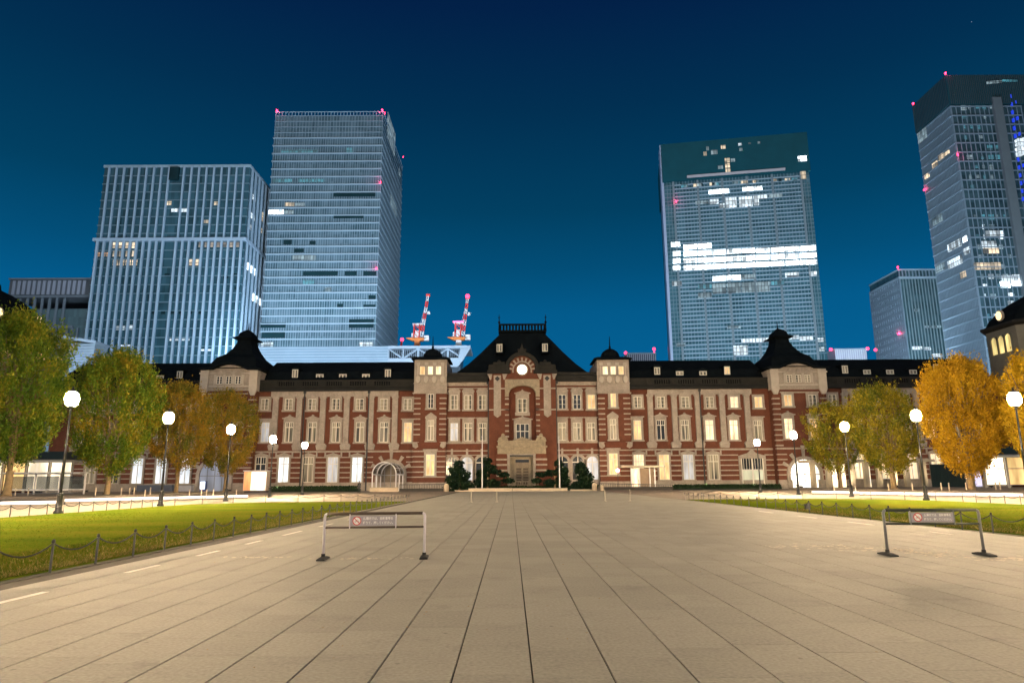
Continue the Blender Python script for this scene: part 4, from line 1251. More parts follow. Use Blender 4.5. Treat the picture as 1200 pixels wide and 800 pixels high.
for k in range(nf):
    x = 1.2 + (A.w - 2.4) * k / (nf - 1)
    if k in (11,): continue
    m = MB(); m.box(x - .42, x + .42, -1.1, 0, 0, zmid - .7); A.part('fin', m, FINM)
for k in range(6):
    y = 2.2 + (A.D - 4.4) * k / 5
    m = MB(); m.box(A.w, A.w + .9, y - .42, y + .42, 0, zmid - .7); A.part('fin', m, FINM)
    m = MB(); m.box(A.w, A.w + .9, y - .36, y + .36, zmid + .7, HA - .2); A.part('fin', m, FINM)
m = MB()
k = 0
z = 4.1
while z < HA - 2:
    m.box(-.25, A.w + .25, -.3, A.D + .2, z - .22, z + .22); z += 4.1
A.part('floor_lines', m, mat('grey_spandrel', (.09, .16, .20), .5, .1, .1), stuff=True)
m = MB(); m.box(A.loc(200, 203)[0], A.loc(210.5, 203)[0], -1.15, .02, A.loc(205, 211.5)[1], HA - .3); A.part('roof_recess', m, DARKW)
for q in ((194, 236, 201, 240.5, WARMW), (201, 244, 209, 248.3, COOLW), (211, 244, 219, 248.3, COOLW), (251, 236.5, 257.5, 240.5, WARMW), (239, 258, 245, 261.5, WARMW)): A.lit(*q)
for yy, h in ((284, 6.8), (293.5, 7), (304.5, 6.5)):
    for x in (132.5, 139.7, 147.5, 155):
        A.lit(x, yy, x + 5.8, yy + h, WARMW)
for x in (112, 118.5, 125): A.lit(x, 296, x + 5, 300.5, room_mat('amber_office', (1, .55, .25), 0.69))
for x in (222, 229.5): A.lit(x, 304, x + 5.6, 311, WARMW)
for k in range(7): A.lit(233 + 7.0 * k, 284, 238.6 + 7.0 * k, 289.5, room_mat('faint_amber_office', (.75, .6, .45), 0.53))
A.lit(136.5, 381.5, 146, 386.5, COOLW); A.lit(147.5, 381, 157, 386, COOLW); A.lit(141, 404, 154, 406.5, COOLW); A.lit(199, 396.5, 222, 399, COOLW); A.lit(234, 409, 248, 411.2, COOLW)
for x in (178, 189, 200, 210, 221, 233): A.lit(x, 364, x + 4.5, 368, DARKW)
for x, y in ((193, 320.5), (262, 323), (272, 320.5), (275, 336)): A.lit(x, y, x + 6, y + 3.5, DARKW)
for q in ((295.5, 229, 299.5, 235, COOLW), (293.5, 250, 298, 257, COOLW), (292.5, 264.5, 296.5, 270, COOLW), (306.5, 249, 309, 260, WARMW), (305.5, 268, 307.5, 273, WARMW), (289, 311, 298.5, 320, BRITE), (293.5, 345, 305, 356, BRITE)): A.lit(*q, face='right')

# tower B: horizontal floor bands
YBk = 315.0
xb0_, xb1_ = (fx(325, 132, YBk) + fx(303.5, 404, YBk)) / 2, (fx(448, 134, YBk) + fx(440, 406, YBk)) / 2
HB = fz(386, 136, YBk)
B = Tower('banded_tower', 'tallest pale office tower with horizontal floor bands beside the tower with white fins', (xb0_, YBk), 0, xb1_ - xb0_, 62, HB)
m = MB(); m.box(0, B.w, 0, B.D, 0, HB); B.part('curtain_wall', m, glass_mat('grey_glass_b', (.018, .058, .080), (.10, .165, .21), 1.4, 4.6, .35, spec=.2))
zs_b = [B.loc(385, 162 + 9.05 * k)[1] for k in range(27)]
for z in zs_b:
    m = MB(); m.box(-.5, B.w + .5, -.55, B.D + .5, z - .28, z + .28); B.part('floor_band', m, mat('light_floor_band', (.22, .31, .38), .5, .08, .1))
m = MB()
n = 46
for k in range(n + 1):
    x = B.w * k / n
    m.box(x - .1, x + .1, -.2, .0, 0, zs_b[0]); 
for k in range(22):
    y = B.D * k / 21
    m.box(B.w, B.w + .2, y - .1, y + .1, 0, zs_b[0])
for k in range(36):
    x = B.w * k / 35
    m.box(x - .1, x + .1, -.25, 0, zs_b[0] + .4, HB)
for z in np.linspace(zs_b[0], HB, 5)[1:]:
    m.box(-.3, B.w + .3, -.3, B.D + .3, z - .16, z + .16)
B.part('mullions', m, mat('slim_mullion', (.17, .25, .31), .5, .05, .1), stuff=True)
zr = HB
m = MB()
for yy in (-.3, B.D):
    m.box(-.5, B.w + .5, yy, yy + .3, zr + 2.0, zr + 2.3)
    for k in range(34): m.box(B.w * k / 33 - .12, B.w * k / 33 + .12, yy, yy + .3, zr, zr + 2.0)
m.box(B.w + .1, B.w + .5, 0, B.D, zr + 1.9, zr + 2.25); m.box(-.5, -.1, 0, B.D, zr + 1.9, zr + 2.25)
B.part('roof_screen', m, BANDM)
for x, y in ((.4, -.2), (B.w - .4, -.2), (B.w + .2, 3)): B.beacon(x, y, zr + 3.0, 1.0)
B.beacon(*([B.w + .6] + [B.D - 1] + [B.loc(473, 189, 'right')[1]]), .6)
for px, py in ((446.3, 214.5), (441.5, 315)): 
    a, z = B.loc(px, py); B.beacon(a, -1.0, z, .7)
for q in ((315, 246, 332, 251, BRITE), (334, 237.5, 345, 242, WARMW), (333, 246.5, 344, 251, DIMW), (346, 238, 357, 242, DIMW), (302, 391, 0, 0, None)):
    if q[4]: B.lit(*q)
for q in ((330, 176, 372, 179.5), (406, 173.5, 414, 179), (320, 210, 342, 213.6), (350, 210, 380, 213.6), (391, 226, 440, 230.6), (391, 253, 426, 256)): B.lit(*q, TEALW if q[1] in (176, 173.5, 210) else DARKW)
for q in ((332.5, 281, 342, 286.5), (363, 282.5, 370, 286.5), (345, 291.5, 356, 296), (355.5, 318, 396, 323), (404, 318, 418, 323), (426, 318, 441, 323), (355, 328, 368, 333), (426, 357, 440, 362), (305.5, 378, 335, 384), (409, 374, 438, 384), (307, 388, 334, 396), (432, 346, 440, 351), (395, 356, 402, 361)): B.lit(*q, DARKW if q[0] != 355 else TEALW)
for q in ((343, 299, 370, 305), (381, 337, 388, 342)): B.lit(*q, DIMW)
for q in ((306, 401, 320, 407), (421, 401, 437, 407)): B.lit(*q, COOLW)
for q in ((453.5, 143, 463, 172), (467, 199, 469, 205), (457, 235, 464.5, 248)): B.lit(*q, DIMW, face='right')

# podium under tower B with a white trussed roof
YPd = 270.0
xq0, xq1 = fx(296, 415, YPd), fx(551, 415, YPd)
zq0, zq1 = fz(430, 424.5, YPd), fz(430, 405.5, YPd)
pd = thing('station_deck_building', 'long white roof deck with a steel truss below the two tower cranes', 'building', (xq0, YPd, 0))
WST = mat('white_steel', (.20, .26, .32), .5, .06, .2)
Lp = xq1 - xq0
xt = fx(455, 415, YPd) - xq0
m = MB(); m.box(0, xt, 0, 18, 0, zq1); part('wall', m, mat('pale_podium_glass', (.13, .20, .26), .4, .1, .2), pd)
for k in range(6):
    z = zq1 - .5 - 1.15 * k
    m = MB(); m.box(-.2, xt, -.35, 0, z - .14, z + .14); part('floor_band', m, WST, pd)
m = MB(); m.box(xt, Lp - 4, 3, 18, 0, zq1 - 1.2); part('wall', m, mat('dark_deck_interior', (.02, .035, .05), .4, .2, .3), pd)
m = MB(); m.box(xt, Lp, -.4, 18, zq1 - 1.1, zq1); part('roof', m, WST, pd)
m = MB(); m.prism([(xt, zq0 - 2), (Lp - 5, zq0 - 2), (Lp - 2.2, zq0 + 1.6), (xt, zq0 + 1.6)], -.4, 1); part('lower_chord', m, WST, pd)
nx_ = 5
for k in range(nx_):
    xa = xt + (Lp - xt - 3) * k / nx_; xb = xt + (Lp - xt - 3) * (k + 1) / nx_
    m = MB()
    up = k % 2 == 0
    m.tube((xa, .1, zq1 - 1 if up else zq0 + 1.5), (xb, .1, zq0 + 1.5 if up else zq1 - 1), .42, n=4); part('truss_diagonal', m, WST, pd)
    m = MB(); m.box(xa - .28, xa + .28, -.1, .5, zq0 + 1.5, zq1 - 1); part('truss_post', m, WST, pd)
m = MB()
for k in range(36):
    x = xt + (Lp - 4 - xt) * k / 36; m.box(x - .1, x + .1, 2.6, 3, zq0, zq1 - 1.2)
part('glazing_bars', m, WST, pd, stuff=True)
m = MB(); m.prism([(Lp - 4, zq1 - 1.15), (Lp - 5, zq0), (Lp - 2.4, zq0 + 1.6), (Lp, zq1 - 1.15)], -.3, .4); part('end_brace', m, WST, pd)

# tower cranes on the deck
CR_R = mat('crane_red', (.50, .04, .03), .5, .1, 1)
CR_W = mat('crane_white', (.45, .45, .46), .5, .06, 1)
CR_O = mat('crane_orange', (.42, .13, .03), .5, .1, 1)
def lattice(mb, p0, p1, w, n, t):
    p0, p1 = Vector(p0), Vector(p1)
    d = (p1 - p0).normalized(); a = Vector((0, 1, 0)); c = d.cross(a)
    cor = [(s, q) for s in (-1, 1) for q in (-1, 1)]
    P = lambda k, s, q: p0 + (p1 - p0) * (k / n) + a * (w * s) + c * (w * q)
    for s, q in cor: mb.tube(P(0, s, q), P(n, s, q), t, n=4)
    for k in range(n):
        for (s, q), (s2, q2) in (((-1, -1), (-1, 1)), ((-1, 1), (1, 1)), ((1, 1), (1, -1)), ((1, -1), (-1, -1))):
            mb.tube(P(k, s, q), P(k + 1, s2, q2), t * .6, n=3)
def crane(px, pyb, pym, tip, label, lit):
    Y = 276.0
    b_ = onY(px, pyb, Y); top = onY(px, pym, Y); tp = onY(*tip, Y)
    t = thing('tower_crane', label, 'crane', b_, 0, 'tower cranes behind the station')
    H = top.z - b_.z
    m = MB(); m.box(-1.6, 1.6, -1.6, 1.6, -.5, .2); m.box(-1.1, 1.1, -1.1, 1.1, .2, H * .25); part('mast', m, CR_O if not lit else CR_W, t)
    m = MB(); m.prism([(-4.6, H * .38), (-2, H * .25), (2, H * .25), (4.2, H * .38)], -1.3, 1.3); part('slewing_platform', m, CR_O, t)
    m = MB(); m.box(2.8, 4.8, -1.3, 1.3, H * .27, H * .48); part('counterweight', m, CR_W, t)
    fr = MB(); lattice(fr, (-.4, 0, H * .38), (-.2, 0, H), 1.15, 3, .22); part('a_frame', fr, CR_R, t)
    m = MB(); m.box(-.9, .9, -.9, .9, H * .4, H * .72); m.box(-2.4, -1.2, -.8, .8, H * .42, H * .6); part('winch_house', m, CR_W, t)
    m = MB(); m.box(-2.0, 2.0, -.9, .9, H - .25, H + .45); part('frame_head', m, CR_W, t)
    p0 = Vector((1.6, 0, H * .42)); p1 = tp - b_
    n = 7
    for k in range(n):
        a, c = p0 + (p1 - p0) * k / n, p0 + (p1 - p0) * (k + 1) / n
        m = MB(); lattice(m, a, c, .55 - .035 * k, 2, .19); part('jib_section', m, CR_W if k % 2 == 0 else CR_R, t)
    m = MB(); m.box(p1.x - .8, p1.x + .9, -.5, .5, p1.z - .5, p1.z + .5); part('jib_head', m, CR_R, t)
    q = p0 + (p1 - p0) * .58
    m = MB(); m.box(q.x + .9, q.x + 2.0, -.4, .4, q.z - .6, q.z + .6); part('hook_block', m, CR_W, t)
    m = MB(); m.tube((p1.x, 0, p1.z), (1.0, 0, H + .3), .07, n=3); part('luffing_rope', m, CR_W, t)
    if lit:
        m = MB(); m.sphere((p1.x, -.4, p1.z + .6), .95, 10, 6); part('warning_light', m, RED, t)
        m = MB(); m.box(-2.3, 2.0, -1.4, -.9, H + .2, H + .75); part('warning_light', m, emit('red_strip', (1, .08, .22), 5), t)
crane(489, 406, 380.5, (501.5, 346), 'red and white luffing crane with an orange base and no lights', False)
crane(537.5, 405.5, 379, (548, 349), 'red and white luffing crane with glowing red warning lights', True)
mp_ = thing('warning_mast', 'short red mast with a glowing red top beside the tallest tower', 'mast', onY(469.5, 406.5, 280))
m = MB(); m.tube((0, 0, -.3), (.5, 0, 2.8), .5, .35); part('pole', m, CR_R, mp_)
m = MB(); m.sphere((.5, 0, 3.2), .75, 8, 5); part('warning_light', m, RED, mp_)

# tower C: glass tower with the bright floors, turned a little
YC0 = 322.0
pL, pR = onY(789, 421, YC0), onY(970, 421, YC0 - 12)
ang = math.atan2(pR.y - pL.y, pR.x - pL.x)
C = Tower('glass_tower', 'broad glass tower with a brilliant white band of lit floors', (pL.x, pL.y), ang, math.hypot(pR.x - pL.x, pR.y - pL.y), 40, 0)
C.H = C.loc(860, 163)[1]
m = MB(); m.box(0, C.w, 0, C.D, 0, C.H); C.part('curtain_wall', m, glass_mat('teal_glass_c', (.006, .048, .064), (.05, .135, .175), 3.1, 3.4, .3, spec=.2))
_, zcr = C.loc(860, 208)
m = MB(); m.box(-.6, C.w + .6, -.9, C.D, zcr, C.H); C.part('crown_screen', m, mat('dark_crown_glass', (.004, .055, .075), .5, .12, .15, spec=.1))
m = MB(); m.box(-1.2, 0, -.3, 10, 0, C.H); C.part('edge_fin', m, mat('white_edge_fin', (.24, .30, .42), .4, .05, .1))
fl = np.linspace(C.loc(870, 417)[1], zcr - 2, 44)
u0, u1 = C.loc(796.5, 350)[0], C.loc(952, 350)[0]
for z in fl:
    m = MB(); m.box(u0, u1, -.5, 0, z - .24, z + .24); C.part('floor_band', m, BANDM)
m = MB()
for k in range(41): 
    x = u0 + (u1 - u0) * k / 40; m.box(x - .12, x + .12, -.3, 0, 0, zcr)
for x0, x1 in ((0, u0), (u1, C.w)):
    for z in fl: m.box(x0, x1, -.2, 0, z - .14, z + .14)
    for x in (x0 + (x1 - x0) / 3, x0 + (x1 - x0) * 2 / 3): m.box(x - .1, x + .1, -.25, 0, 0, zcr)
C.part('mullions', m, mat('slim_mullion_c', (.10, .17, .21), .5, .05, .1), stuff=True)
for f in (0, .195, .39, .585, .78, 1):
    x = u0 + (u1 - u0) * f; m = MB(); m.box(x - .5, x + .5, -.62, 0, 0, zcr); C.part('pier', m, mat('grey_pier', (.12, .17, .2), .5, .05, .1))
m = MB(); a0, z0 = C.loc(805, 209); a1, _ = C.loc(920, 203); m.box(a0, a1, -1.5, -.8, z0 - .3, z0 + .9); C.part('roof_beam', m, mat('mauve_beam', (.34, .33, .36), .6, .1, .2))
cols = [798.2 + 18.0 * k for k in range(9)]
def crow(y0, y1, ks, mm, dyp=-.045):
    for k in ks:
        xa = 801 + 17.0 * k; d_ = dyp * (xa - 870)
        C.lit(xa, y0 + d_, xa + 15.8, y1 + d_, mm, d=.7)
# brilliant floors
for (ya, yb, mm) in ((291.5, 297, BRITE), (300, 305.5, BRITE), (308, 313.5, BRITE)):
    crow(ya, yb, range(0, 9), mm)
    C.lit(788.5, ya + 3.2, 797, yb + 3.2, mm, d=.7); C.lit(944.5 + (yb - 291) * .1, ya - 3.4, 955 + (yb - 291) * .1, yb - 3.4, mm, d=.7)
crow(283.5, 289, (0, 1), BRITE); C.lit(786.5, 284, 797, 289, BRITE, d=.7)
crow(322, 327.5, (2, 3), BRITE); crow(322, 327.5, (4,), DIMW); crow(322, 327.5, (7, ), COOLW); C.lit(787.5, 330, 799, 335, COOLW, d=.7); C.lit(948, 318.5, 957, 323.5, COOLW, d=.7)
crow(331, 343, (2, 3, 4, 5), DIMW); crow(331, 336, (1, 6), TEALW); crow(341, 347, (1,), DIMW)
for q in ((830.5, 222.5, 854, 227.5), (870, 219.5, 893, 224)): C.lit(*q, BRITE, d=.7)
for q in ((831.5, 234, 842, 239.5), (843, 239, 849, 244), (850, 232, 863, 243.5), (866, 231, 881.5, 242.5), (883, 230, 889, 241), (889, 229, 899, 233.5)): C.lit(*q, COOLW, d=.7)
for q in ((815, 236, 830, 239.5), (901, 228, 916, 232)): C.lit(*q, DIMW, d=.7)
crow(397, 402, (4, 5, 6, 8), COOLW); crow(395.5, 400, (7,), COOLW); C.lit(859.5, 405, 876, 416, COOLW, d=.7); C.lit(958, 396, 965, 400.5, COOLW, d=.7); C.lit(960, 407, 966, 411.5, COOLW, d=.7); C.lit(793, 402, 803, 406, DIMW, d=.7); crow(381, 384, (3,), DIMW)
for q in ((849, 186.5, 855, 191.5, WARMW), (849.5, 192.5, 855, 197.5, WARMW), (850, 198.5, 855.5, 203, WARMW), (856, 187, 861, 190.5, DIMW), (841, 195, 847, 199, DIMW), (934.5, 184, 945, 190, BRITE), (938, 201.5, 943.5, 211, WARMW)): C.lit(*q, d=1.1)
for k in range(26):
    px = 796 + random.random() * 140; C.lit(px, 212.5 - (px - 870) * .06, px + random.uniform(2, 6), 215.5 - (px - 870) * .06, random.choice((DIMW, TEALW, DARKW, WARMW)), d=.75)
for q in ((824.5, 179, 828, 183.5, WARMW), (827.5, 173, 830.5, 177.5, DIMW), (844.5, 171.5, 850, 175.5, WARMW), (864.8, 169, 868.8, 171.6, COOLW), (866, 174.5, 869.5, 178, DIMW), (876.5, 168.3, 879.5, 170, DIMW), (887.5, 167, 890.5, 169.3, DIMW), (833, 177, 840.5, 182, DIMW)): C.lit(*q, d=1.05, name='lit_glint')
a, z = C.loc(792.2, 237.5); C.beacon(a, -1.2, z, .7)
# raised letters on the dark crown, seen from below
LET = mat('dark_letters', (.02, .022, .024), .3, .1, .5)
def text_mesh(txt, size, m, depth=.0):
    cu = bpy.data.curves.new('lettering', 'FONT')
    cu.body = txt; cu.size = size; cu.offset = size * .02; cu.extrude = depth; cu.align_x = 'CENTER'; cu.align_y = 'CENTER'
    tmp = bpy.data.objects.new('tmp_text', cu)
    COL.objects.link(tmp)
    bpy.context.view_layer.update()
    me = bpy.data.meshes.new_from_object(tmp.evaluated_get(bpy.context.evaluated_depsgraph_get()))
    bpy.data.objects.remove(tmp); bpy.data.curves.remove(cu)
    me.materials.clear(); me.materials.append(m)
    return me

# tower D: corner tower at the picture's edge
YD = 275.0
cd = (fx(1109, 92, YD) + fx(1158, 419, YD)) / 2
HD = fz(1112, 92, YD)
D_ = Tower('corner_tower', 'tall gridded tower with a blue-lit shaft rising beside the domed hall', (cd, YD), 0, 62, 24.5, HD)
m = MB(); m.box(0, D_.w, 0, D_.D, 0, HD); D_.part('curtain_wall', m, glass_mat('dark_glass_d', (.006, .026, .036), (.05, .105, .13), 2.4, 4.2, .3, spec=.2))
nfl = 36
zf_ = [6 + (HD - 20) * k / nfl for k in range(nfl + 1)]
PIER = mat('grey_grid', (.15, .215, .27), .6, .08, .1)
for z in zf_:
    m = MB(); m.box(-.7, .0, -.6, D_.D + .3, z - .30, z + .30); m.box(.0, D_.w * .50, -.6, 0, z - .22, z + .22); D_.part('floor_band', m, PIER)
m = MB()
for k in range(26): m.box(-.55, 0, D_.D * k / 25 - .16, D_.D * k / 25 + .16, 0, zf_[-1])
for k in range(16): m.box(D_.w * .5 * k / 15 - .14, D_.w * .5 * k / 15 + .14, -.3, 0, 0, zf_[-1])
D_.part('grid_piers', m, PIER, stuff=True)
m = MB(); m.box(-.9, D_.w, -.8, D_.D + .5, zf_[-1] + .8, HD + 1.2); D_.part('crown_screen', m, mat('dark_crown_d', (.012, .056, .075), .6, .1, .2, spec=.1))
m = MB()
for k in range(40): x = D_.w * .55 * k / 39; m.box(x - .1, x + .1, -1.0, -.8, zf_[-1] + 1, HD + 1)
for k in range(24): y = D_.D * k / 23; m.box(-1.1, -.9, y - .1, y + .1, zf_[-1] + 1, HD + 1)
D_.part('crown_slats', m, mat('dim_slat', (.035, .055, .07), .6, .1, .1), stuff=True)
for x, y in ((-.6, -.5), (-.6, D_.D)): D_.beacon(x, y, HD + 2.2, .9)
m = MB(); m.box(D_.loc(1161, 120)[0], D_.loc(1171, 120)[0], -1.6, .0, 0, D_.loc(1160, 116)[1]); D_.part('shaft', m, mat('grey_shaft', (.10, .13, .15), .5, .1, .2))
rnd = random.Random(5)
def dpx(x, y):   # slanted grid of the front: rows of rooms
    return x + (y - 140) * .12
for r_ in range(22):
    y = 124 + 11.6 * r_
    for c_ in range(5):
        v = rnd.random()
        if 9 <= r_ <= 10 or v < .42: continue
        x = dpx(1128 + 8.4 * c_, y)
        mm = rnd.choice((TEALW, TEALW, DIMW, DIMW, COOLW if r_ > 8 else DIMW))
        D_.lit(x, y, x + rnd.choice((2.5, 4, 6)), y + rnd.choice((3.5, 4.5, 5.5)), mm, d=.25)
BLUE = emit('blue_led', (.02, .07, .9), .65)
for k in range(14):
    y = 112 + 9.2 * k; x = dpx(1186, y)
    D_.lit(x, y, x + 1.5, y + 4.2, BLUE, d=.9, name='blue_light'); 
    if k % 2: D_.lit(x + 4.5, y - 2, x + 6.2, y + 1.5, BLUE, d=.9, name='blue_light')
for q in ((1189, 165, 1194, 172), (1195, 163.5, 1202, 171.5), (1190, 174, 1195, 184), (1196, 173, 1203, 182)): D_.lit(*q, COOLW, d=2.2)
for q in ((1155, 270.5, 1175, 277, COOLW), (1150, 283, 1167, 291, COOLW), (1152, 291, 1170, 297, WARMW), (1141, 308, 1172, 316, WARMW), (1173, 323, 1185, 329, COOLW), (1186, 322, 1198, 328, COOLW), (1172, 330, 1183, 337, BRITE), (1185, 329, 1198, 336, BRITE), (1190, 292, 1200, 301, COOLW), (1181, 343, 1186, 347, COOLW), (1181, 353, 1187, 357, COOLW)): D_.lit(*q, d=.5)
for q in ((1077, 152, 1088, 166, DIMW), (1101, 181, 1107, 187, WARMW), (1107, 178, 1114, 182.5, WARMW), (1094, 190, 1100, 196, WARMW), (1085, 204, 1090, 209, WARMW), (1112, 283, 1128, 292, COOLW), (1130, 277, 1135, 284, BRITE), (1112, 302, 1130, 312, COOLW), (1131, 290, 1138, 298, COOLW), (1098, 309, 1109, 318, DIMW), (1127, 318, 1134, 326, WARMW), (1094, 253, 1106, 262, DIMW)): D_.lit(*q, face='left', d=.8)
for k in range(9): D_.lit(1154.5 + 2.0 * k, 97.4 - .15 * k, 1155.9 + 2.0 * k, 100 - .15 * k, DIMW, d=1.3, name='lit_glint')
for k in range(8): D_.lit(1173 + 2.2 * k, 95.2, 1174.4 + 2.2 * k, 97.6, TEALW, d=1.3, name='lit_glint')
a, z = D_.loc(1120.5, 182.5); D_.beacon(a, -1, z, .7)
D_.beacon(-1, D_.D, D_.loc(1083, 224, 'left')[1], .6)

# tower E: smaller gridded block
YE = 410.0
ce = (fx(1054, 316, YE) + fx(1064, 419, YE)) / 2
HE = fz(1056, 316, YE)
E_ = Tower('gridded_block', 'grey gridded office block reddened by its beacons beside the corner tower', (ce, YE), 0, 40, 35, HE)
m = MB(); m.box(0, E_.w, 0, E_.D, 0, HE); E_.part('curtain_wall', m, glass_mat('dark_glass_e', (.006, .036, .046), (.05, .11, .135), 1.6, 4.2, .3, spec=.2))
m = MB()
z = 4.
while z < HE - 7:
    m.box(-.6, 0, -.5, E_.D, z - .85, z + .85); z += 4.3
for k in range(15): m.box(-.55, 0, E_.D * k / 14 - .7, E_.D * k / 14 + .7, 0, HE - 5)
E_.part('concrete_grid', m, PIER)
for k in range(22):
    m = MB(); m.box(E_.w * k / 21 - .22, E_.w * k / 21 + .22, -.6, 0, 0, HE - 6); E_.part('fin', m, mat('dim_fin', (.17, .24, .27), .5, .1, .1))
m = MB(); m.box(-.7, E_.w + .5, -.8, E_.D, HE - 6, HE - 4.6); m.box(-.5, E_.w + .4, -.6, E_.D, HE - .5, HE + .3); E_.part('parapet', m, BANDM)
m = MB()
for k in range(20): m.box(E_.w * k / 19 - .25, E_.w * k / 19 + .25, -.7, 0, HE - 4.6, HE - .5)
E_.part('roof_louvres', m, PIER)
E_.beacon(-.3, -.3, HE + 1.6, 1.0); E_.beacon(-1, E_.D * .2, E_.loc(1062, 388, 'front')[1], .9)
for q in ((1069, 406, 1080, 409.5, COOLW), (1082, 407, 1090, 410, COOLW), (1093, 414.5, 1104, 418, COOLW), (1083, 381.5, 1102, 384, DIMW), (1071, 362, 1077, 365, DIMW)): E_.lit(*q, d=.8)

# low blocks between the towers
def low_block(px0, px1, py, Y, label, beac, c):
    a, b_ = fx(px0, 415, Y), fx(px1, 415, Y); z = fz((px0 + px1) / 2, py, Y)
    t = thing('low_block', label, 'office building', (a, Y, 0))
    m = MB(); m.box(0, b_ - a, 0, 20, 0, z); part('wall', m, mat('block_' + str(int(px0)), c, .6, .1, .1), t)
    m = MB()
    n = 14
    for k in range(n + 1): m.box((b_ - a) * k / n - .2, (b_ - a) * k / n + .2, -.4, 0, 0, z - .5)
    part('fins', m, mat('block_fin', (.4, .44, .5), .5, .1, .1), t)
    m = MB(); m.box(-.4, b_ - a + .4, -.5, 20.2, z - .5, z + .4); part('parapet', m, BANDM, t)
    for bx, by in beac:
        q = onY(bx, by, Y); m = MB(); x = q.x - a
        m.sphere((x, 1, q.z), 1.0, 8, 5); m.box(x - .3, x + .3, .7, 1.3, z, q.z); part('beacon', m, RED, t)
low_block(979, 1015, 409, 420, 'low pale louvred block with red beacons between the glass tower and gridded block', ((974.5, 409), (1017.5, 408), (1027, 409.5)), (.28, .31, .38))
low_block(735, 768, 414, 420, 'low roof with two red beacons beside the broad glass tower', ((733.5, 413), (766.8, 408.5)), (.10, .13, .19))

# low striped hall at the left
YH = 303.0
h0, h1 = fx(9, 370, YH), fx(103, 370, YH)
zt0, zt1, zt2 = fz(50, 328, YH), fz(50, 346.5, YH), fz(50, 362, YH)
hs = thing('striped_hall', 'low grey hall with a band of pale upright panels behind the big green tree', 'office building', (h0, YH, 0))
wh = h1 - h0
m = MB(); m.box(0, wh, 0, 26, 0, zt2); part('wall', m, glass_mat('teal_glass_h', (.015, .04, .05), (.06, .12, .14), 1.2, 4, .3), hs)
m = MB(); m.box(-1, wh, -.3, 26, zt1, zt0); part('upper_storey', m, mat('dim_grey_wall', (.06, .075, .09), .7, .1, .2), hs)
DIMB = mat('dim_ledge', (.10, .13, .16), .6, .1, .2)
m = MB(); m.box(-1.3, wh, -1.0, 26, zt0, zt0 + .7); part('parapet', m, DIMB, hs)
m = MB(); m.box(-1.3, wh, -1.0, 26, zt1 - 1.0, zt1); part('ledge', m, DIMB, hs)
for k in range(15):
    x = .6 + (wh - 2) * k / 15; m = MB(); m.box(x, x + (wh - 2) / 15 * .58, -.7, -.3, zt1 + .5, zt0 - .5); part('panel', m, mat('pale_panel', (.20, .23, .29), .6, .1, .1), hs)
for k in range(8):
    x = 1 + 3.4 * k; m = MB(); m.box(x, x + 1.0, -.6, 0, zt2 - 8, zt1 - 1.2); part('fin', m, DIMB, hs)
m = MB(); m.box(8, wh - 6, -1.2, 0, zt2 - 9, zt2 - 8); part('ledge', m, DIMB, hs)
for k in range(9):
    x = 12 + 2.6 * k; m = MB(); m.box(x, x + .7, -1.1, 0, 0, zt2 - 9.0); part('fin', m, DIMB, hs)
rl = thing('curved_pavilion', 'small pale building with a white rim between the big green tree and finned tower', 'building', onY(66, 425, 240) * 1)
rl.location.z = 0
zz_ = fz(88, 399, 240)
m = MB(); m.box(0, 13, 0, 8, 0, zz_ - 1.1); part('wall', m, mat('grey_louvre_wall', (.08, .11, .13), .6, .2, .5), rl)
m = MB(); m.prism([(-2, zz_ + 1.4), (13.5, zz_ - 1.2), (13.5, zz_ - .2), (-2, zz_ + 2.4)], -.8, 8); part('roof', m, DIMB, rl)
m = MB()
for k in range(8): m.box(0, 13, -.3, 0, zz_ - 2.6 - 1.0 * k, zz_ - 2.2 - 1.0 * k)
part('louvres', m, DIMB, rl)

# ------------------------------------------------------------------ street lamps
GLOW = emit('lamp_glass', (1, .72, .42), 2150)
def lamp_meshes():
    p = MB(); p.lathe([(.24, 0), (.24, .12), (.17, .2), (.15, .95), (.19, 1.0), (.12, 1.12)], n=10); pl = p.mesh('base', IRON, True)
    q = MB(); q.lathe([(.085, 1.1), (.075, 3.2), (.09, 3.25), (.06, 3.35), (.05, 5.75), (.09, 5.8), (.06, 5.9)], n=10); po = q.mesh('pole', IRON, True)
    a = MB(); a.lathe([(.05, 5.88), (.2, 5.95), (.2, 6.0)], n=10); fo = a.mesh('lamp_cup', IRON)
    g_ = MB(); g_.lathe([(.16, 5.96), (.30, 6.10), (.37, 6.40), (.31, 6.68), (.18, 6.80)], n=12); gl = g_.mesh('lantern', GLOW, True)
    c = MB(); c.lathe([(.26, 6.80), (.20, 6.88), (.06, 6.95), (.03, 7.12)], n=10); ca = c.mesh('lantern_cap', IRON, True)
    return pl, po, fo, gl, ca
LM = lamp_meshes()
def lamp(x, y, label):
    t = thing('street_lamp', label, 'street lamp', (x, y, -.02), 0, 'street lamps along the lawns')
    for nme, me in zip(('base', 'pole', 'lamp_cup', 'lantern', 'lantern_cap'), LM): link(nme, me, t)
LL = ((68, 600, 39.2), (188, 591.8, 51.2), (264.3, 586.2, 63), (315.8, 582, 78), (354, 579.5, 91))
LLab = ('black street lamp in front of the gap between the two big green trees', 'black street lamp beside the trunk of the brown leaved tree near the road', 'black street lamp before the small orange tree at the arched porch', 'black street lamp standing next to the bright bus blur', 'black street lamp nearest the glass canopy entrance on the green tree side')
for (px, py, Y), lb in zip(LL, LLab):
    lamp(fx(px, py, Y), Y, lb)
LR = ((1208, 592, 42), (1085.5, 585.6, 53), (998, 581.4, 64), (935.8, 579, 76), (891.5, 576.3, 91))
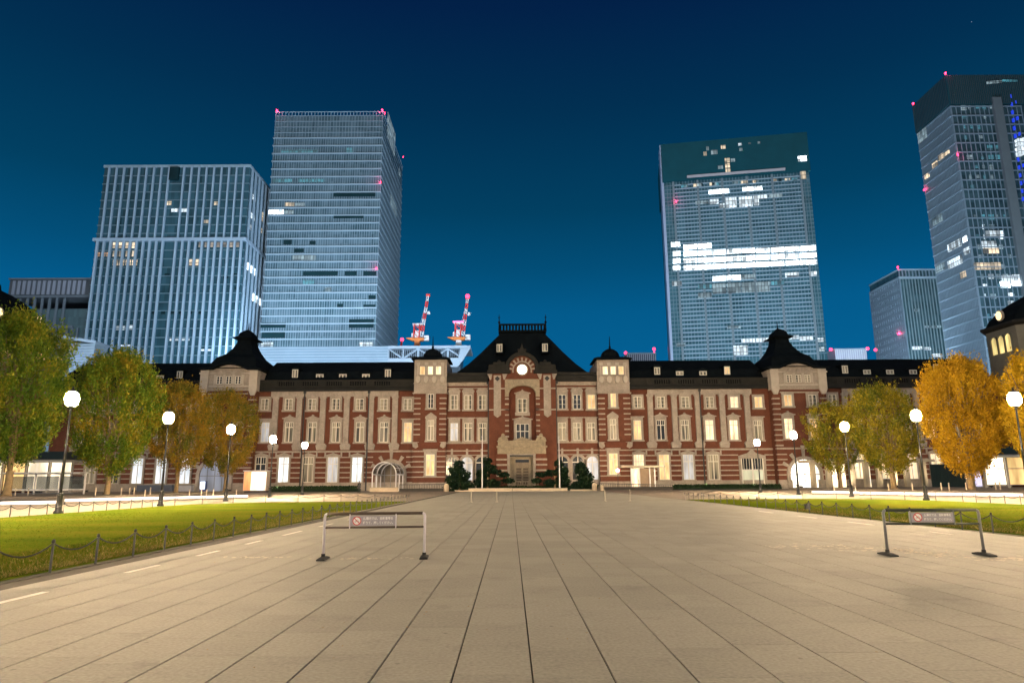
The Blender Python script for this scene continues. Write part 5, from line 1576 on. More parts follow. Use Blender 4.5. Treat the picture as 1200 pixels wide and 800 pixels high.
RLab = ('black street lamp in front of the golden tree at the picture edge', 'black street lamp just beside the big orange tree', 'black street lamp before the pale green tree and the stone arcade', 'black street lamp in front of the bright arched entrance', 'black street lamp in front of the wide glazed shop bay')
for (px, py, Y), lb in zip(LR, RLab):
    lamp(fx(px, py, Y), Y, lb)
for y in (27, 14, 1.5, -11):
    lamp(-26.2, y, 'black street lamp continuing the lawn row outside the view'); lamp(32.0, y + 2, 'black street lamp continuing the lawn row outside the view')

# floodlights in the hedges washing the brick front
FLD = mat('floodlight_housing', (.03, .03, .03), .5, .1, 2)
fm = MB(); fm.box(-.25, .25, -.15, .2, .12, .5); fm.box(-.05, .05, -.05, .05, 0, .14); FM = fm.mesh('floodlight', FLD)
for i, x in enumerate(np.linspace(-82, 92, 22)):
    c = float(x) - O.x
    if abs(c) < 4.2: continue
    yy = 121.4
    f = thing('floodlight', 'small dark floodlight on the ground aimed at the brick front', 'floodlight', (float(x), yy, 0), 0, 'floodlights along the station front', FM)
    ld = bpy.data.lights.new('flood_lamp', 'SPOT')
    ld.energy = 1600 if c > 14 else (1150 if c > -14 else 850)
    ld.color = (1, .78, .52) if c > 14 else ((1, .70, .42) if c > -14 else (1, .85, .75))
    ld.spot_size = R(150); ld.spot_blend = 1; ld.shadow_soft_size = .2
    lo = bpy.data.objects.new('flood_lamp', ld); COL.objects.link(lo); lo.parent = f
    lo.location = (0, -.2, .7)
    lo.rotation_euler = Vector((0, 8.6, 15)).to_track_quat('-Z', 'Y').to_euler()

# unseen fill lights added behind the station to brighten the towers from below
for x, e in ((-150, 1), (-95, 1.2), (-40, 1), (15, .7), (75, 1), (135, 1), (190, .8), (185, 4.0)):
    ld = bpy.data.lights.new('tower_fill', 'AREA'); ld.energy = 80000 * e; ld.size = 40; ld.size_y = 14; ld.shape = 'RECTANGLE'; ld.color = (.72, .86, 1)
    lo = bpy.data.objects.new('tower_fill', ld); COL.objects.link(lo); lo.location = (x, 205 if x != 185 else 310, 24)
    lo.rotation_euler = Vector((0, .75, .66)).to_track_quat('-Z', 'Y').to_euler()

for x, e in ((-118, 1.0), (-95, 1.1), (-72, 1.0)):  # unseen fill lights added behind the deck to brighten the foot of tower B
    ld = bpy.data.lights.new('deck_fill', 'AREA'); ld.energy = 11000 * e; ld.size = 18; ld.size_y = 4; ld.shape = 'RECTANGLE'; ld.color = (.74, .86, 1)
    lo = bpy.data.objects.new('deck_fill', ld); COL.objects.link(lo); lo.location = (x, 289.5, zq1 + .6)
    lo.rotation_euler = Vector((0, .5, .86)).to_track_quat('-Z', 'Y').to_euler()

ld = bpy.data.lights.new('deck_fill', 'AREA'); ld.energy = 30000; ld.size = 8; ld.color = (.78, .86, 1)  # one more unseen fill light, added to brighten the right side of tower B
lo = bpy.data.objects.new('deck_fill', ld); COL.objects.link(lo); lo.location = (-34, 286, zq1 + 1.0)
lo.rotation_euler = Vector((-.55, .85, .62)).to_track_quat('-Z', 'Y').to_euler()

# ------------------------------------------------------------------ trees
def leaf_mat(name, cols, ns=.35):
    m, t, p = nodes(name)
    g = t.nodes.new('ShaderNodeNewGeometry')
    no = t.nodes.new('ShaderNodeTexNoise'); no.inputs['Scale'].default_value = ns; no.inputs['Detail'].default_value = 3
    t.links.new(g.outputs['Position'], no.inputs['Vector'])
    a = t.nodes.new('ShaderNodeMath'); a.operation = 'MULTIPLY_ADD'; a.inputs[1].default_value = .42
    t.links.new(g.outputs['Random Per Island'], a.inputs[0])
    mr = t.nodes.new('ShaderNodeMapRange'); mr.inputs['From Min'].default_value = .32; mr.inputs['From Max'].default_value = .68; mr.inputs['To Max'].default_value = .58
    t.links.new(no.outputs['Fac'], mr.inputs['Value']); t.links.new(mr.outputs[0], a.inputs[2])
    rp = t.nodes.new('ShaderNodeValToRGB')
    e = rp.color_ramp.elements
    e[0].position = .1; e[0].color = cols[0] + (1,); e[1].position = .9; e[1].color = cols[-1] + (1,)
    for i, c in enumerate(cols[1:-1]):
        x = e.new(.1 + .8 * (i + 1) / (len(cols) - 1)); x.color = c + (1,)
    t.links.new(a.outputs[0], rp.inputs[0]); t.links.new(rp.outputs[0], p.inputs['Base Color'])
    p.inputs['Roughness'].default_value = .6; p.inputs['Specular IOR Level'].default_value = .2
    tr = t.nodes.new('ShaderNodeBsdfTranslucent'); t.links.new(rp.outputs[0], tr.inputs['Color'])
    mx = t.nodes.new('ShaderNodeMixShader'); mx.inputs[0].default_value = .3
    t.links.new(p.outputs[0], mx.inputs[1]); t.links.new(tr.outputs[0], mx.inputs[2])
    t.links.new(mx.outputs[0], t.nodes['Material Output'].inputs['Surface'])
    return m
BARK = mat('zelkova_bark', (.25, .18, .095), .9, .3, 2.5, fine=9)
def tree(name, label, base, zc0, zc1, rad, lm, seed, dens=1.0, lean=(0, 0), squash=.9, kind='tree', nlimb=9, trunk_r=.34, fork=.42, wide=.55):
    rn = random.Random(seed); rg = np.random.default_rng(seed)
    t = thing(name, label, kind, base, 0, 'trees along the station road')
    H = zc1
    zf = zc0 * fork + 1.0
    tm = MB()
    tips = []
    tm.chain([(0, 0, -.1), (.02, 0, .25), (.05, .03, zf * .6), (.0, .05, zf)], [trunk_r * 1.5, trunk_r * 1.08, trunk_r * .95, trunk_r * .9], 9)
    for k in range(nlimb):
        a = 2 * math.pi * (k + rn.uniform(-.25, .25)) / nlimb
        rr_ = rad * rn.uniform(.35, .82) if k else 0
        zt = zc0 + (zc1 - zc0) * rn.uniform(.55, .9)
        p0 = Vector((0, 0, zf - rn.uniform(.1, .7)))
        p3 = Vector((rr_ * math.cos(a), rr_ * math.sin(a), zt))
        p1 = p0 + Vector((.12 * p3.x, .12 * p3.y, .30 * (zt - zf)))
        p2 = p0 + Vector((.48 * p3.x, .48 * p3.y, .62 * (zt - zf)))
        tm.chain([p0, p1, p2, p3], [trunk_r * .55, trunk_r * .40, trunk_r * .24, trunk_r * .07], 6)
        for j in range(5):
            f = rn.uniform(.3, .85)
            q0 = p1.lerp(p3, f) if f > .4 else p1.lerp(p2, f)
            aa = a + rn.uniform(-1.1, 1.1)
            L = rad * rn.uniform(.3, .55)
            q1 = q0 + Vector((L * .7 * math.cos(aa), L * .7 * math.sin(aa), L * rn.uniform(.3, .9)))
            tm.chain([q0, q0.lerp(q1, .5) + Vector((0, 0, -.1 * L)), q1], [trunk_r * .2, trunk_r * .12, trunk_r * .04], 4)
    part('trunk', tm, BARK, t, smooth=True)
    # crown: feathered sprays of small leaves thrown through an uneven vase-shaped volume
    ncl = int(385 * dens)
    leaves = []
    Hc = zc1 - zc0
    lob = [(rn.uniform(0, 6.28), rn.uniform(.85, 1.14)) for _ in range(11)]
    C_, A_, n_l = [], [], 0
    while len(C_) < ncl:
        u = rg.random() ** .9
        env = (math.sin(math.pi * min(1, (u * .93 + .07)) ** wide * 1.0) if False else (1 - abs((u - .60) / (.60 if u < .60 else .40)) ** 2.5)) ** .52
        a = rg.random() * 6.283
        wob = 1 + .11 * math.sin(3 * a + lob[0][0]) * math.sin(5 * u + lob[1][0]) + .07 * math.sin(7 * a + 9 * u + lob[2][0])
        sh = rg.random() ** (3.4 if u > .4 else 5)
        r = rad * .86 * env * wob * (1 - (.80 if u > .4 else .55) * sh)
        C_.append((r * math.cos(a), r * math.sin(a), zc0 + u * Hc))
    C_ = np.array(C_)
    per = 62
    n = ncl * per
    ctr = np.repeat(C_, per, 0)
    out = ctr - np.array([0, 0, zc0 - .25 * Hc]); out /= np.linalg.norm(out, axis=1)[:, None]
    cs = np.repeat(.55 + .5 * rg.random(ncl), per)[:, None] * rad / 5.2
    g1 = rg.standard_normal((n, 3)) * .36
    along = rg.standard_normal(n)[:, None] * .62
    pos = ctr + cs * (g1 + along * out)
    pos[:, 0] += lean[0] * (pos[:, 2] - zc0) / Hc; pos[:, 1] += lean[1] * (pos[:, 2] - zc0) / Hc
    d1 = out * .8 + rg.standard_normal((n, 3)) * .55; d1 /= np.linalg.norm(d1, axis=1)[:, None]
    d2 = np.cross(d1, rg.standard_normal((n, 3))); d2 /= np.linalg.norm(d2, axis=1)[:, None]
    L = (.11 + .13 * rg.random(n))[:, None] * (rad / 5.2) ** .4
    v = np.empty((n, 4, 3))
    v[:, 0] = pos - d1 * L; v[:, 1] = pos + d2 * L * .42; v[:, 2] = pos + d1 * L; v[:, 3] = pos - d2 * L * .42
    o = link('crown', np_mesh('crown', v.reshape(-1, 3), np.arange(n * 4).reshape(-1, 4), lm), t)
    return t
G_ = (.045, .075, .010)
LM_G = leaf_mat('green_turning_leaves', ((.035, .085, .008), (.080, .155, .010), (.155, .205, .012), (.30, .26, .016)))
LM_G2 = leaf_mat('green_top_leaves', ((.05, .115, .010), (.11, .19, .012), (.21, .235, .014), (.37, .25, .018)), .28)
LM_B = leaf_mat('brown_orange_leaves', ((.085, .115, .016), (.19, .165, .018), (.32, .215, .018), (.40, .20, .018)))
LM_Y = leaf_mat('olive_yellow_leaves', ((.085, .12, .014), (.18, .19, .014), (.32, .27, .016), (.40, .30, .018)))
LM_O = leaf_mat('orange_leaves', ((.28, .18, .010), (.46, .275, .010), (.57, .34, .012), (.62, .41, .018)))
LM_D = leaf_mat('golden_leaves', ((.38, .26, .010), (.54, .35, .012), (.62, .40, .014), (.66, .44, .018)))
def tree_px(px, pxl, pxr, pyt, pyb, Y, label, lm, seed, name='zelkova_tree', **kw):
    b_ = onY(px, 577, Y); x0, x1 = fx(pxl, (pyt + pyb) / 2, Y), fx(pxr, (pyt + pyb) / 2, Y)
    cxm = (x0 + x1) / 2
    z0, z1 = fz((pxl + pxr) / 2, pyb, Y), fz((pxl + pxr) / 2, pyt, Y)
    tree(name, label, (b_.x, Y, .28), z0 - .28, z1 - .28, (x1 - x0) / 2 * .96, lm, seed, lean=((cxm - b_.x) * 1.0, 0), **kw)
tree_px(8, -38, 80, 374, 536, 80, 'big green tree with yellowing tips at the edge beside the street lamp', LM_G, 1, dens=1.7, trunk_r=.42)
tree_px(125, 82, 187, 416, 550, 90, 'rounded green tree with an orange tinged top before the finned tower', LM_G2, 2, dens=1.25)
tree_px(206, 166, 246, 452, 548, 102, 'brown and orange tree behind the second street lamp', LM_B, 3, dens=.9, trunk_r=.28)
tree_px(263, 226, 302, 462, 552, 110, 'orange tree in front of the arched stone porch', LM_B, 4, dens=.85, trunk_r=.28)
tree_px(1139, 1080, 1176, 424, 550, 84, 'big bright orange tree in front of the dark hoarding', LM_O, 5, dens=1.35, trunk_r=.36)
tree_px(1048, 991, 1076, 456, 550, 96, 'olive green thinning tree in front of the lit ground floor windows', LM_Y, 6, dens=.85, trunk_r=.36)
tree_px(986, 938, 1006, 474, 550, 106, 'small thin yellow green tree in front of the stone arcade', LM_Y, 7, dens=.5, trunk_r=.24)
tree_px(1232, 1196, 1296, 400, 540, 74, 'golden tree cut by the picture edge below the domed hall', LM_D, 8, dens=1.3)

# planter beds under the trees, car light trails built as added glowing bars and pale bollards
BED = mat('bed_soil', (.16, .11, .07), .95, .3, 2)
for x0, x1, y0, y1 in ((-72, -45, 76, 118), (47, 70, 70, 118)):
    m = MB(); m.box(x0, x1, y0, y1, -.03, .26)
    o = setting('planter_bed', m, FORE)
TRAILM = emit('trail_glow', (1, .90, .86), 1.5)  # streaks of passing headlights, built as solid glowing bars
def strip(pts, label):
    t = thing('car_light_trail', label, 'light trail', (pts[0][0], pts[0][1], 0))
    for (xa, ya), (xb, yb) in zip(pts[:-1], pts[1:]):
        d = Vector((xb - xa, yb - ya, 0)); n_ = Vector((-d.y, d.x, 0)).normalized() * .12
        m = MB()
        a, b_ = Vector((xa - pts[0][0], ya - pts[0][1], 0)), Vector((xb - pts[0][0], yb - pts[0][1], 0))
        m.rings([[a - n_ + Vector((0, 0, z)), b_ - n_ + Vector((0, 0, z)), b_ + n_ + Vector((0, 0, z)), a + n_ + Vector((0, 0, z))] for z in (0, .12)])
        part('base', m, KERB, t)  # added kerb that carries the light trail
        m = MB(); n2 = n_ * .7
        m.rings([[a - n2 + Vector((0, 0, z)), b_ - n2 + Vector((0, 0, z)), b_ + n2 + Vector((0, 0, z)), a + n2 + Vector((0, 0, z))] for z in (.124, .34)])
        part('trail_bar', m, TRAILM, t)
def gpt(px, py, z=.3):
    d = ray(px, py); t = (z - CAM.z) / d.z; p = CAM + d * t; return (p.x, p.y)
strip([(fx(0, 594, 52), 52), (fx(65, 591, 54), 54)], 'long white car light trail low beside the road under the big green tree')
strip([(fx(76, 588, 60), 60), (fx(180, 584, 66), 66), (fx(290, 580.5, 74), 74)], 'long white car light trail low along the road behind the three lamps')
strip([(fx(952, 575, 78), 78), (fx(1006, 575, 72), 72)], 'short white car light trail low before the bright arched entrance')
strip([(fx(1008, 578, 70), 70), (fx(1090, 579, 64), 64), (fx(1199, 583, 58), 58)], 'long white car light trail low beside the road below the orange tree')
bm_ = MB(); bm_.lathe([(.075, 0), (.07, .8), (.045, .86)], n=8); BOL = bm_.mesh('bollard', mat('cream_bollard', (.62, .52, .40), .6, .1, 2))
for px in (18, 33, 112, 142, 152, 157, 170, 176, 190, 222, 236, 242, 250, 277, 978, 1003, 1042, 1070, 1104, 1113, 1133, 1168, 1173):
    Y = 84 if px not in (152, 157, 176) else 88
    thing('bollard', 'slim cream bollard along the tree bed on the %s side' % ('green tree' if px < 600 else 'orange tree'), 'bollard', (fx(px, 577, Y), Y, -.01 if abs(fx(px, 577, Y)) < 44 else .26), 0, 'cream bollards along the tree beds', BOL)
thin = MB(); thin.lathe([(.13, 0), (.12, .05), (.03, .07), (.026, .88), (.035, .9)], n=8); TH = thin.mesh('thin_post', mat('pale_post', (.45, .40, .32), .5, .1, 3))
for px, lb in ((552.2, 'slim pale post standing on the paving before the clipped pine'), (582.2, 'slim pale post standing on the paving nearest the plaza axis'), (709, 'slim pale post on the paving before the wall end'), (738.5, 'slim pale post on the paving in front of the flat canopy')):
    y = 55.0
    thing('thin_post', lb, 'post', (fx(px, 587, y), y, .003), 0, 'slim posts across the paving', TH)

# ------------------------------------------------------------------ sign barriers on the paving
SIGNG = mat('sign_grey', (.33, .31, .345), .5, .05, 4)
RAILB = mat('brown_rail', (.055, .035, .022), .5, .2, 5)
LEGM = mat('white_leg', (.62, .60, .66), .35, .05, 5)
FOOTM = mat('black_rubber_foot', (.012, .013, .013), .7, .2, 6)
SW = emit('sign_print_white', (.85, .85, .85), .0)
WHITEP = mat('print_white', (.78, .77, .76), .5, .03, 4)
REDP = mat('print_red', (.55, .05, .06), .5, .05, 4)
def barrier(pl, pr, label, legm, railm, sign_x, tilt=0):
    d = pr - pl
    w = d.length / 2
    t = thing('sign_barrier', label, 'barrier', (pl + pr) / 2, math.atan2(d.y, d.x), 'sign barriers on the paving')
    H = .935
    for s in (-1, 1):
        m = MB(); m.chain([(s * w, 0, .03), (s * w, 0, H - .06), (s * (w - .012), 0, H - .02), (s * (w - .05), 0, H)], .03, 10); part('leg', m, legm, t, smooth=True)
        m = MB(); m.rings([[(s * w + q * .085, a * .30, z) for q, a in ((-1, -1), (1, -1), (1, 1), (-1, 1))] for z in (.004, .03)] + [[(s * w + q * .05, a * .14, .06) for q, a in ((-1, -1), (1, -1), (1, 1), (-1, 1))]]); part('foot', m, FOOTM, t)
        m = MB(); m.lathe([(.045, .06), (.04, .12)], s * w, 0, 10); part('socket', m, FOOTM, t)
    m = MB(); m.tube((-w + .05, 0, H), (w - .05, 0, H), .032, n=10); part('top_rail', m, railm, t, smooth=True)
    zl = H - .285
    m = MB(); m.tube((-w + .02, 0, zl), (w - .02, 0, zl), .022, n=8); part('lower_rail', m, railm, t, smooth=True)
    x0, x1 = sign_x[0] * w, sign_x[1] * w
    xm = (x0 + x1) / 2; hw = (x1 - x0) / 2
    m = MB(); m.box(x0, x1, -.035, -.025, zl + .03, H - .045); sg = part('sign_panel', m, SIGNG, t)
    for x in (x0, x1):
        m = MB(); m.box(x - .010, x + .010, -.042, .02, zl - .02, H - .01); part('bracket', m, legm, t)
    zc = (zl + H) / 2 - .005
    rs = .092
    xc = x0 + .15
    m = MB(); m.prism([(xc + rs * .8 * math.cos(R(a)), zc + rs * .8 * math.sin(R(a))) for a in range(0, 360, 15)], -.039, -.0352); part('symbol_disc', m, WHITEP, sg)
    m = MB(); m.arch(xc, zc, rs * .8, rs, -.040, -.0355, 0, 359.9, 28)
    c, s_ = math.cos(R(-45)), math.sin(R(-45))
    m.prism([(xc + r_ * c - q * s_, zc + r_ * s_ + q * c) for r_, q in ((-rs * .85, -.008), (rs * .85, -.008), (rs * .85, .008), (-rs * .85, .008))], -.0425, -.0392); part('symbol_ring', m, REDP, sg)
    m = MB()
    for q in (-.03, .03): m.arch(xc + q, zc - .014, .014, .019, -.0408, -.0393, 0, 359.9, 12)
    m.prism([(xc - .03, zc - .012), (xc - .026, zc - .015), (xc + .018, zc + .024), (xc + .014, zc + .027)], -.0408, -.0393); part('symbol_bicycle', m, IRON, sg)
    for txt, dz_ in (('広場内では、自転車等を', .042), ('降りて、押してください。', -.046)):
        me = text_mesh(txt, .072, WHITEP)
        xs = [v.co.x for v in me.vertices] or [0, 1]
        o = link('sign_lettering', me, sg)
        span = max(xs) - min(xs)
        sc = (x1 - xc - rs - .10) / span
        o.scale = (sc, min(1.0, sc * 1.15), 1)
        o.rotation_euler = (R(90), 0, 0)
        o.location = ((xc + rs + .03 + x1 - .05) / 2 - (max(xs) + min(xs)) / 2 * sc, -.0375, zc + dz_)
    return t
def gp(px, py):
    p = gpt(px, py, 0.0); return Vector((p[0], p[1], .003))
barrier(gp(378.5, 655.5), gp(497, 653.8), 'white legged barrier with brown rails and a grey no cycling sign on the paving', LEGM, RAILB, (-.5, .42))
barrier(gp(1040.5, 650.5), gp(1153.5, 650.5), 'grey steel barrier with a dark green rail and grey no cycling sign', GALV, mat('dark_green_rail', (.03, .04, .032), .5, .2, 5), (-.45, .46))

# ------------------------------------------------------------------ in front of the station: walls, hedges, pines, masts, canopies
CREAMW = mat('cream_wall', (.55, .45, .33), .8, .12, .8)
YW = 113.0
def low_wall(px0, px1, pyt, pyb, label, Y=YW, m=CREAMW, d=.6):
    a, b_ = fx(px0, pyb, Y), fx(px1, pyb, Y); z = fz((px0 + px1) / 2, pyt, Y)
    t = thing('low_wall', label, 'wall', ((a + b_) / 2, Y, 0), 0, 'low cream walls before the station')
    w = (b_ - a) / 2
    q = MB(); q.box(-w, w, 0, d, -.02, z - .12); part('wall_body', q, m, t)
    q = MB(); q.box(-w - .05, w + .05, -.05, d + .05, z - .12, z); part('coping', q, STONE, t)
low_wall(549, 600, 571.5, 576.5, 'low cream wall behind the slim posts beside the clipped pine')
low_wall(533, 549, 574.0, 577, 'short low cream wall at the foot of the clipped pine')
low_wall(600.5, 665, 571.5, 576.3, 'low cream wall on the axis below the station doors')
low_wall(668.5, 694, 573.0, 576.5, 'short low cream wall below the dark rounded shrub')
gpm = MB(); gpm.lathe([(.42, 0), (.42, .9), (.34, 1.15), (.12, 1.28)], n=10); GPM = gpm.mesh('gate_pillar', CREAMW, True)
for px, lb in ((522.8, 'stubby cream pillar at the wall end beside the clipped pine'), (696.8, 'stubby cream pillar beside the dark rounded shrub'), (705.5, 'smaller cream pillar nearest the red lit window')):
    o = thing('gate_pillar', lb, 'pillar', (fx(px, 576.5, YW), YW, 0), 0, 'stubby pillars at the wall ends', GPM)
    if px > 700: o.scale = (.8, .8, .72)
LM_P = leaf_mat('dark_pine_needles', ((.006, .022, .014), (.010, .034, .018), (.018, .045, .018), (.03, .06, .02)), .8)
def shrub(px, pxl, pxr, pyt, pyb, Y, label, seed, parts_, cat='shrub', name='clipped_pine', lm=LM_P, dens=1):
    rg = np.random.default_rng(seed)
    b_ = onY(px, pyb, Y)
    t = thing(name, label, cat, (b_.x, Y, 0))
    V = []
    tm = MB(); tm.chain([(0, 0, 0), (.1, 0, 1.2), (0, 0, (fz(px, pyt, Y)) * .8)], [.22, .16, .06], 6)
    part('trunk', tm, BARK, t)
    for (x_, y_, rx, rz) in parts_:             # cloud pads: pixel centre, pixel radii
        c = onY(x_, y_, Y) - b_; c.z = onY(x_, y_, Y).z
        k = Y / F
        n = int(520 * dens * max(.4, rx * rz / 60))
        d = rg.standard_normal((n, 3)); d /= np.linalg.norm(d, axis=1)[:, None]
        r = (.55 + .5 * rg.random(n))[:, None]
        V.append(np.array([c.x, rg.uniform(-.6, .6), c.z]) + d * r * np.array([rx * k, min(rx * k, 2.0), rz * k]))
    pos = np.concatenate(V); n = len(pos)
    d1 = rg.standard_normal((n, 3)); d1 /= np.linalg.norm(d1, axis=1)[:, None]
    d2 = np.cross(d1, rg.standard_normal((n, 3))); d2 /= np.linalg.norm(d2, axis=1)[:, None]
    L = (.16 + .14 * rg.random(n))[:, None]
    v = np.empty((n, 4, 3)); v[:, 0] = pos - d1 * L; v[:, 1] = pos + d2 * L * .5; v[:, 2] = pos + d1 * L; v[:, 3] = pos - d2 * L * .5
    v[:, :, 2] = np.maximum(v[:, :, 2], .02)
    link('crown', np_mesh('crown', v.reshape(-1, 3), np.arange(n * 4).reshape(-1, 4), lm), t)
shrub(538, 519, 556, 539, 577, 117, 'broad cone of dark clipped pine beside the stone turret', 21, ((538, 544, 6, 4.5), (535, 551, 9, 6), (541, 557, 11, 6.5), (533, 563, 11, 7), (542, 568, 13, 6), (528, 571, 9, 5), (550, 572, 7, 4)))
shrub(571, 556, 600, 535, 574, 118, 'dark cloud pruned pine with side branches left of the station doors', 22, ((570, 540, 6, 4.5), (574, 548, 8, 4), (566, 555, 8, 6), (580, 552, 7, 3), (590, 556, 7, 3), (563, 565, 8, 6), (577, 566, 10, 5), (595, 563, 8, 3)))
shrub(650, 622, 668, 539, 574, 118, 'dark cloud pruned pine leaning towards the station doors', 23, ((655, 543, 6, 4), (658, 552, 8, 6), (646, 554, 9, 3.5), (634, 556, 7, 3), (660, 563, 9, 7), (645, 565, 9, 4), (629, 563, 6, 3)))
shrub(684, 671, 700, 541, 575, 117, 'dark rounded conical shrub before the pavilion arches', 24, ((680, 545, 6, 4), (682, 552, 8, 6), (686, 559, 10, 6), (684, 567, 13, 6), (676, 570, 9, 4), (694, 570, 7, 4)))
LM_H = leaf_mat('hedge_leaves', ((.010, .030, .012), (.02, .05, .016), (.03, .07, .02)), 1.2)
def hedge(px0, px1, pyt, Y, label, seed):
    rg = np.random.default_rng(seed)
    a, b_ = fx(px0, 572, Y), fx(px1, 572, Y); h = max(.45, fz((px0 + px1) / 2, pyt, Y))
    t = thing('hedge', label, 'hedge', ((a + b_) / 2, Y, 0), 0, 'low dark hedges along the station')
    w = (b_ - a) / 2; n = int(420 * w)
    pos = np.stack([rg.uniform(-w, w, n), rg.uniform(-.6, .6, n), h * (.15 + .85 * rg.random(n) ** .6) * (1 + .12 * np.sin(rg.random(n) * 6))], 1)
    d1 = rg.standard_normal((n, 3)); d1 /= np.linalg.norm(d1, axis=1)[:, None]
    d2 = np.cross(d1, rg.standard_normal((n, 3))); d2 /= np.linalg.norm(d2, axis=1)[:, None]
    L = (.09 + .1 * rg.random(n))[:, None]
    v = np.empty((n, 4, 3)); v[:, 0] = pos - d1 * L; v[:, 1] = pos + d2 * L * .6; v[:, 2] = pos + d1 * L; v[:, 3] = pos - d2 * L * .6
    link('foliage', np_mesh('foliage', v.reshape(-1, 3), np.arange(n * 4).reshape(-1, 4), LM_H), t)
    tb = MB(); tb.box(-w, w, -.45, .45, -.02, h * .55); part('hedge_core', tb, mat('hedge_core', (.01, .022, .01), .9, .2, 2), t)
hedge(305, 422, 569.8, 121, 'low dark hedge along the wing between the bus blur and glass canopy', 31)
hedge(789, 915, 567.6, 121, 'low dark hedge along the wing below the glazed shop bay', 32)
hedge(560, 668, 569.5, 120, 'low dark hedge in front of the station doors', 33)

# balustrade before the doors
bt = thing('stone_balustrade', 'short pale balustrade in front of the station doors', 'balustrade', (fx(613, 568, 121.5), 121.5, 0))
w = 2.6
for k in range(13):
    m = MB(); m.lathe([(.09, .5), (.14, .8), (.07, 1.25), (.1, 1.45)], -w + 2 * w * k / 12, 0, 6); part('baluster', m, STONE2, bt)
m = MB(); m.box(-w - .2, w + .2, -.18, .18, 1.45, 1.62); part('rail', m, STONE2, bt)
m = MB(); m.box(-w - .2, w + .2, -.2, .2, 0, .5); part('base', m, STONE2, bt)
# steps before the porch
for k in range(4):
    pass
for px, lb in ((565, 'slim pale flagpole beside the cloud pruned pine left of the doors'), (656, 'slim pale flagpole beside the cloud pruned pine right of the doors')):
    t = thing('flagpole', lb, 'flagpole', (fx(px, 571, 114.6), 114.6, 0), 0, 'flagpoles before the station doors')
    z = fz(px, 512, 114.6)
    m = MB(); m.lathe([(.13, 0), (.11, 2), (.06, z)], n=8); part('pole', m, WPAINT, t, smooth=True)
    m = MB(); m.sphere((0, 0, z + .08), .11, 8, 4); part('finial', m, WPAINT, t)
    m = MB(); m.box(-.4, .4, -.4, .4, -.02, .45); part('base', m, IRON, t)

# barrel-vaulted glass canopy
gc = thing('glass_canopy', 'barrel vaulted glass canopy on white posts before the wing archway', 'canopy', (fx(454.5, 572, 125), 125, 0))
rad_ = 2.15; zs_ = fz(457, 555.5, 124)
m = MB()
for y in (-4.0, .3, 4.6): m.arch(0, zs_, rad_ - .16, rad_, y - .12, y + .12, 0, 180, 16)
part('ribs', m, WPAINT, gc)
m = MB()
for a in (30, 60, 90, 120, 150): m.tube((rad_ * math.cos(R(a)), -4, zs_ + rad_ * math.sin(R(a))), (rad_ * math.cos(R(a)), 4.6, zs_ + rad_ * math.sin(R(a))), .03, n=4)
part('purlins', m, WPAINT, gc)
GLS, t_, p_ = nodes('canopy_glass')
p_.inputs['Base Color'].default_value = (.10, .13, .13, 1); p_.inputs['Roughness'].default_value = .15; p_.inputs['Alpha'].default_value = .55
for a in range(0, 180, 20):
    m = MB(); m.arch(0, zs_, rad_ - .03, rad_ - .01, -4, 4.6, a + .5, a + 19.5, 3); part('pane', m, GLS, gc)
for x in (-rad_ + .1, rad_ - .1):
    for y in (-3.9, -.2, 3.8):
        m = MB(); m.tube((x, y, 0), (x, y, zs_), .11, n=8); part('post', m, WPAINT, gc)
    m = MB(); m.box(x - .1, x + .1, -4.1, 4.6, zs_ - .1, zs_ + .08); part('beam', m, WPAINT, gc)
# a stone end wall and rail beside it
low_wall(433, 466, 570.5, 576.2, 'low cream wall with rail under the glass canopy', 116)
# flat canopy before the wing on the orange side
fc = thing('flat_canopy', 'thin flat canopy over a bright glazed doorway beside the red lit window', 'canopy', (fx(752, 570, 126), 126, 0))
zc_ = fz(752, 547.5, 126)
m = MB(); m.box(-3.9, 3.9, -2.5, 3.5, zc_, zc_ + .28); part('roof', m, mat('canopy_pale', (.42, .38, .28), .6, .1, 2), fc)
for x in (-1.7, -.2, 1.7, 2.6):
    m = MB(); m.box(x - .1, x + .1, .6, .8, 0, zc_); part('post', m, WPAINT, fc)
m = MB(); m.box(-1.6, -.3, 1.2, 1.3, .1, zc_ - .1); part('door', m, HOTP, fc)
m = MB(); m.box(-.1, 2.5, 1.2, 1.3, .1, zc_ - .1); part('side_panel', m, mat('canopy_side', (.25, .18, .12), .6, .2, 1), fc)
# dark ramp railing
rr_ = thing('ramp_railing', 'dark metal railing along the ramp below the flat canopy', 'railing', (fx(752, 574, 117), 117, 0))
m = MB(); x0, x1 = fx(703, 572, 117) - fx(752, 574, 117), fx(788, 572, 117) - fx(752, 574, 117)
for k in range(42): x = x0 + (x1 - x0) * k / 41; m.box(x - .03, x + .03, -.03, .03, 0, 1.15 - .35 * k / 41)
part('bars', m, IRON, rr_)
m = MB(); m.extrude_x([(-.05, 1.1), (.05, 1.1), (.05, 1.2), (-.05, 1.2)], x0, x1); m.v = [(x, y, z - .35 * (x - x0) / (x1 - x0)) for x, y, z in m.v]; part('handrail', m, IRON, rr_)
m = MB(); m.box(x0, x1, -.2, .3, -.02, .55); part('base', m, mat('dark_ramp', (.05, .045, .04), .9, .2, 1), rr_)
rr2 = thing('ramp_railing', 'dark metal railing along the ramp between the glass canopy and clipped pine', 'railing', (fx(495, 574, 117), 117, 0))
m = MB(); x0, x1 = fx(468, 572, 117) - fx(495, 574, 117), fx(521, 572, 117) - fx(495, 574, 117)
for k in range(28): x = x0 + (x1 - x0) * k / 27; m.box(x - .03, x + .03, -.03, .03, 0, 1.1)
m.box(x0, x1, -.05, .05, 1.1, 1.2); part('bars', m, IRON, rr2)
